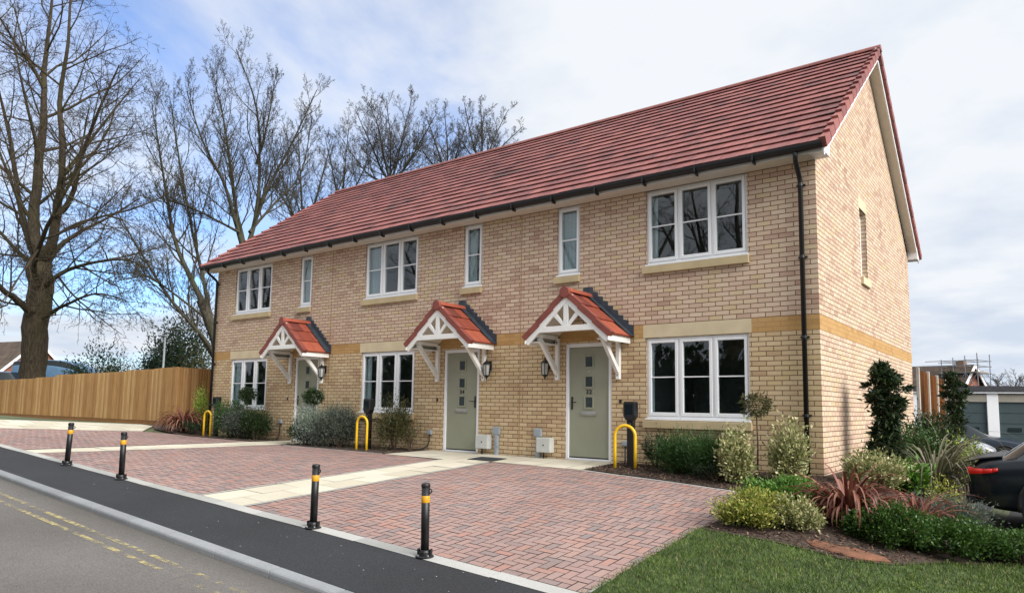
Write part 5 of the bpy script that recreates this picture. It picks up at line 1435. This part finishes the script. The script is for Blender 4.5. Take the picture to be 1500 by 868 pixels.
def parked(px, py, d, rz, *a, **k):
    p = at(px, py, d); return car((p.x, p.y, k.pop('z')), rz, *a, **k)
# cars before the garages
car((-.9, 16.6, -.80), 0.0, 4.1, 1.75, SALOON, (m_carsilver, m_carglass), 'silver car before the grey garage doors, its tail hidden by the narrow evergreen', wheels=(.2,.8), R=.31)
car((.0, 18.9, -.80), .05, 4.3, 1.78, SALOON, (m_cardark, m_carglass), 'dark blue car behind the silver one, nearest the garage doors', R=.32)
car((3.45, 13.4, -.88), PI, 4.2, 1.78, SALOON, (m_carwhite, m_carglass), 'white car facing left in front of the garages at the right edge', R=.32)
# vehicles behind the left fence
car((at(95,560,38).x, at(95,560,38).y, 1.15), YAW+.05, 4.6, 1.9, VAN, (m_vanblue, m_carglass), 'blue van parked behind the board fence, right of the big trunk', 'van', 'parked_van', R=.33)
car((at(18,560,37).x, at(18,560,37).y, .95), YAW-.2, 4.2, 1.8, SALOON, (m_cardark, m_carglass), 'dark car behind the fence at the left edge, left of the big trunk', R=.32)
car((at(205,560,38).x, at(205,560,38).y, 1.0), YAW+.1, 4.2, 1.8, SALOON, (m_vanblue, m_carglass), 'blue car roof just showing over the fence between the bushes', R=.32)

def far_shrub(px, d, zb_, rad, n, L, W, mat, label, cat='shrub', **k):
    p = at(px, 600, d); return shrub('evergreen_tree' if cat == 'evergreen' else 'shrub', (p.x,p.y,zb_), rad, n, L, W, mat, label, cat=cat, **k)
far_shrub(262, 40, 1.0, (1.55,1.5,4.0), 9000, .17, .085, L_far, 'dark evergreen tree behind the fence, close to the terrace end', cat='evergreen', clumps=90, spread=.16, up=.1)
far_shrub(228, 41, .8, (1.1,1.1,2.9), 3800, .16, .08, L_far, 'smaller dark evergreen left of the tall one behind the fence', cat='evergreen', clumps=44, spread=.17)
far_shrub(136, 31, .9, (1.15,1.0,2.2), 1900, .13, .06, L_far, 'loose dark leaved bush just over the fence, left of the lamp post', clumps=40, spread=.13)
far_shrub(182, 36, 1.0, (.7,.7,1.6), 900, .12, .05, L_laurel, 'small green bush just over the fence between the two dark evergreens', clumps=22)
far_shrub(296, 36, .8, (1.5,1.2,2.7), 2600, .14, .03, L_brown, 'brownish twiggy bush behind the fence next to the downpipe', clumps=40)
far_shrub(160, 40, .9, (1.6,1.2,2.0), 1600, .14, .03, L_brown, 'brownish twiggy bush behind the loose dark leaved one', clumps=30)
p = at(235, 600, 37); lp = empty('lamp_post', (p.x,p.y,.1)); tag(lp, 'slim pale grey lamp post behind the fence before the dark evergreens', 'lamp post')
m = MB(); m.tube([(0,0,-.2),(0,0,1.2),(0,0,4.3)], [.075,.06,.045], 10); m.build('column', m_lamp_pole, lp, smooth=True)
m = MB(); m.box(-.30,.12,-.07,.07,4.27,4.36); m.build('lamp_head', m_lamp_pole, lp, bevel=.02)

# ------------------------------------------------------------------ right background: garages, scaffolded house, trees
gr = empty('garage_block', (.95,20.2,-.85)); gr.rotation_euler = (0,0,.30); tag(gr, 'row of flat roofed garages with teal grey doors and white piers', 'garage')
bw = 2.55
for i in range(-3, 5):
    x = i*bw
    m = MB(); m.box(x+.20, x+bw-.20, .05, .09, 0, 2.22)
    for z in [k*.37 for k in range(1,6)]: m.box(x+.20, x+bw-.20, .035, .0495, z-.02, z+.02)
    d = m.build('garage_door', m_garage, gr)
    for k in range(3):
        q = MB(); a = x+.45+k*.62; q.box(a, a+.42, .028, .0345, 1.16, 1.30); q.build('door_window', m_carglass, d)
    q = MB(); q.box(x+bw/2-.05,x+bw/2+.05,.01,.034,.95,.99); q.build('handle', m_ironm, d)
for i in range(-3, 6):
    x = i*bw; m = MB(); m.box(x-.18, x+.18, -.03, .3, -.2, 2.52); m.build('pier', m_upvc, gr, bevel=.01)
m = MB(); m.box(-3*bw-.2, 5*bw+.2, -.015, .12, 2.222, 2.50); m.build('lintel_board', m_garagef, gr)
m = MB(); m.box(-3*bw-.3, 5*bw+.3, -.10, 0.0, 2.53, 2.60); m.build('fascia', m_upvc, gr)
m = MB(); m.box(-3*bw-.35, 5*bw+.35, -.15, 5.6, 2.61, 2.80); m.build('flat_roof', m_felt, gr)
m = MB(); m.box(-3*bw-.2, 5*bw+.2, .32, 5.5, -.2, 2.6); m.build('brick_wall', m_redbrick, gr)
q = MB(); q.box(-.10,.10,-.06,-.031,.35,.75); q.build('meter_cabinet', m_garagef, gr, bevel=.01)

p = at(1325, 600, 49); sh_ = gable_house((p.x,p.y,-.9), -.28, 8.5, 6.4, 2.3, 4.95, 'brick house with a dark roof behind the garages, wrapped in scaffolding', m_redbrick, m_oldtile, False)
c = MB(); c.box(3.45,3.95,-.25,.25,4.3,5.3); c.build('chimney', m_redbrick, sh_)
sc = empty('scaffolding', (p.x,p.y,-.9), -.28); tag(sc, 'steel tube scaffolding round the chimney of the house behind the garages', 'scaffold')
q = MB(); F1 = 4.55; XS = (2.9,3.6,4.3,5.0)
for i, x in enumerate(XS):
    for y in (-1.0,1.0): q.tube([(x,y,.5),(x,y,(5.35,5.45,5.55,5.7)[i])], .028, 6)
q.build('standard_pole', m_scaf, sc)
q = MB()
for z in (3.3,F1-.1,F1+.35,F1+.7):
    for y in (-1.0,1.0): q.tube([(1.9 if z > F1+.3 else 2.7,y,z),(5.1,y,z)], .024, 6)
    for x in XS: q.tube([(x,-1.2,z),(x,1.2,z)], .024, 6)
q.build('ledger_pole', m_scaf, sc)
q = MB()
for x in (3.6,4.3):
    q.tube([(x,-1.0,3.3),(x+.7,-1.0,F1-.1)], .024, 6); q.tube([(x+.7,-1.0,3.3),(x,-1.0,F1-.1)], .024, 6)
q.build('brace_pole', m_scaf, sc)
q = MB()
for k in range(7): q.box(2.7,4.95,-.95+k*.27,-.70+k*.27,F1-.05,F1-.01)
q.build('board_deck', m_board, sc)

p = at(1478, 600, 50); bare_tree('bare_tree', (p.x,p.y,-.6), 0, [([(0,0,-.2),(0,0,1.2),(.05,0,2)],.18,.14,1)]+[([(0,0,1.6),(.5*math.cos(a),.5*math.sin(a),2.6),(1.1*math.cos(a),1.1*math.sin(a),3.6),(1.6*math.cos(a),1.6*math.sin(a),4.1)],.09,.015,.1) for a in (0,1,2.1,3.1,4.2,5.2)], 'low bushy bare tree behind the garages at the right edge', m_bark3, [(8,.5,45,.1),(7,.5,45,.14),(5,.55,42,.18)], trunk=1, seed=41, twig=.012)
p = at(1435, 600, 55); bare_tree('bare_tree', (p.x,p.y,-.6), 0, [([(0,0,-.2),(0,0,1.8),(.05,0,3),(0,0,4.6)],.12,.02,.4)]+[([(0,0,2.2),(.5*math.cos(a),.5*math.sin(a),3),(1.4*math.cos(a),1.4*math.sin(a),3.9)],.06,.012,.1) for a in (0,2.1,3.6,5.2)], 'thin bare sapling behind the garages beside the scaffolding', m_bark3, [(6,.5,45,.1),(5,.5,45,.14)], trunk=1, seed=43, twig=.010)
# far belts of trees closing the horizon
for (a0, a1, d, n, nm) in ((-80,330,70,60,'left'),(1330,1560,85,30,'right')):
    P_ = []; N_ = []
    for k in range(n*90):
        px = rng.uniform(a0,a1); q = at(px, 600, d+rng.uniform(-3,3)); h = rng.uniform(0,1)**.8*(1.9+.7*math.sin(px*.045)+.4*math.sin(px*.13)); P_.append((q.x,q.y,h+.2)); N_.append((rng.gauss(0,1),rng.gauss(0,1),rng.gauss(.4,1)))
    o = leaf_mesh('distant_trees', P_, N_, .5, .12, L_brown); o['kind'] = 'stuff'
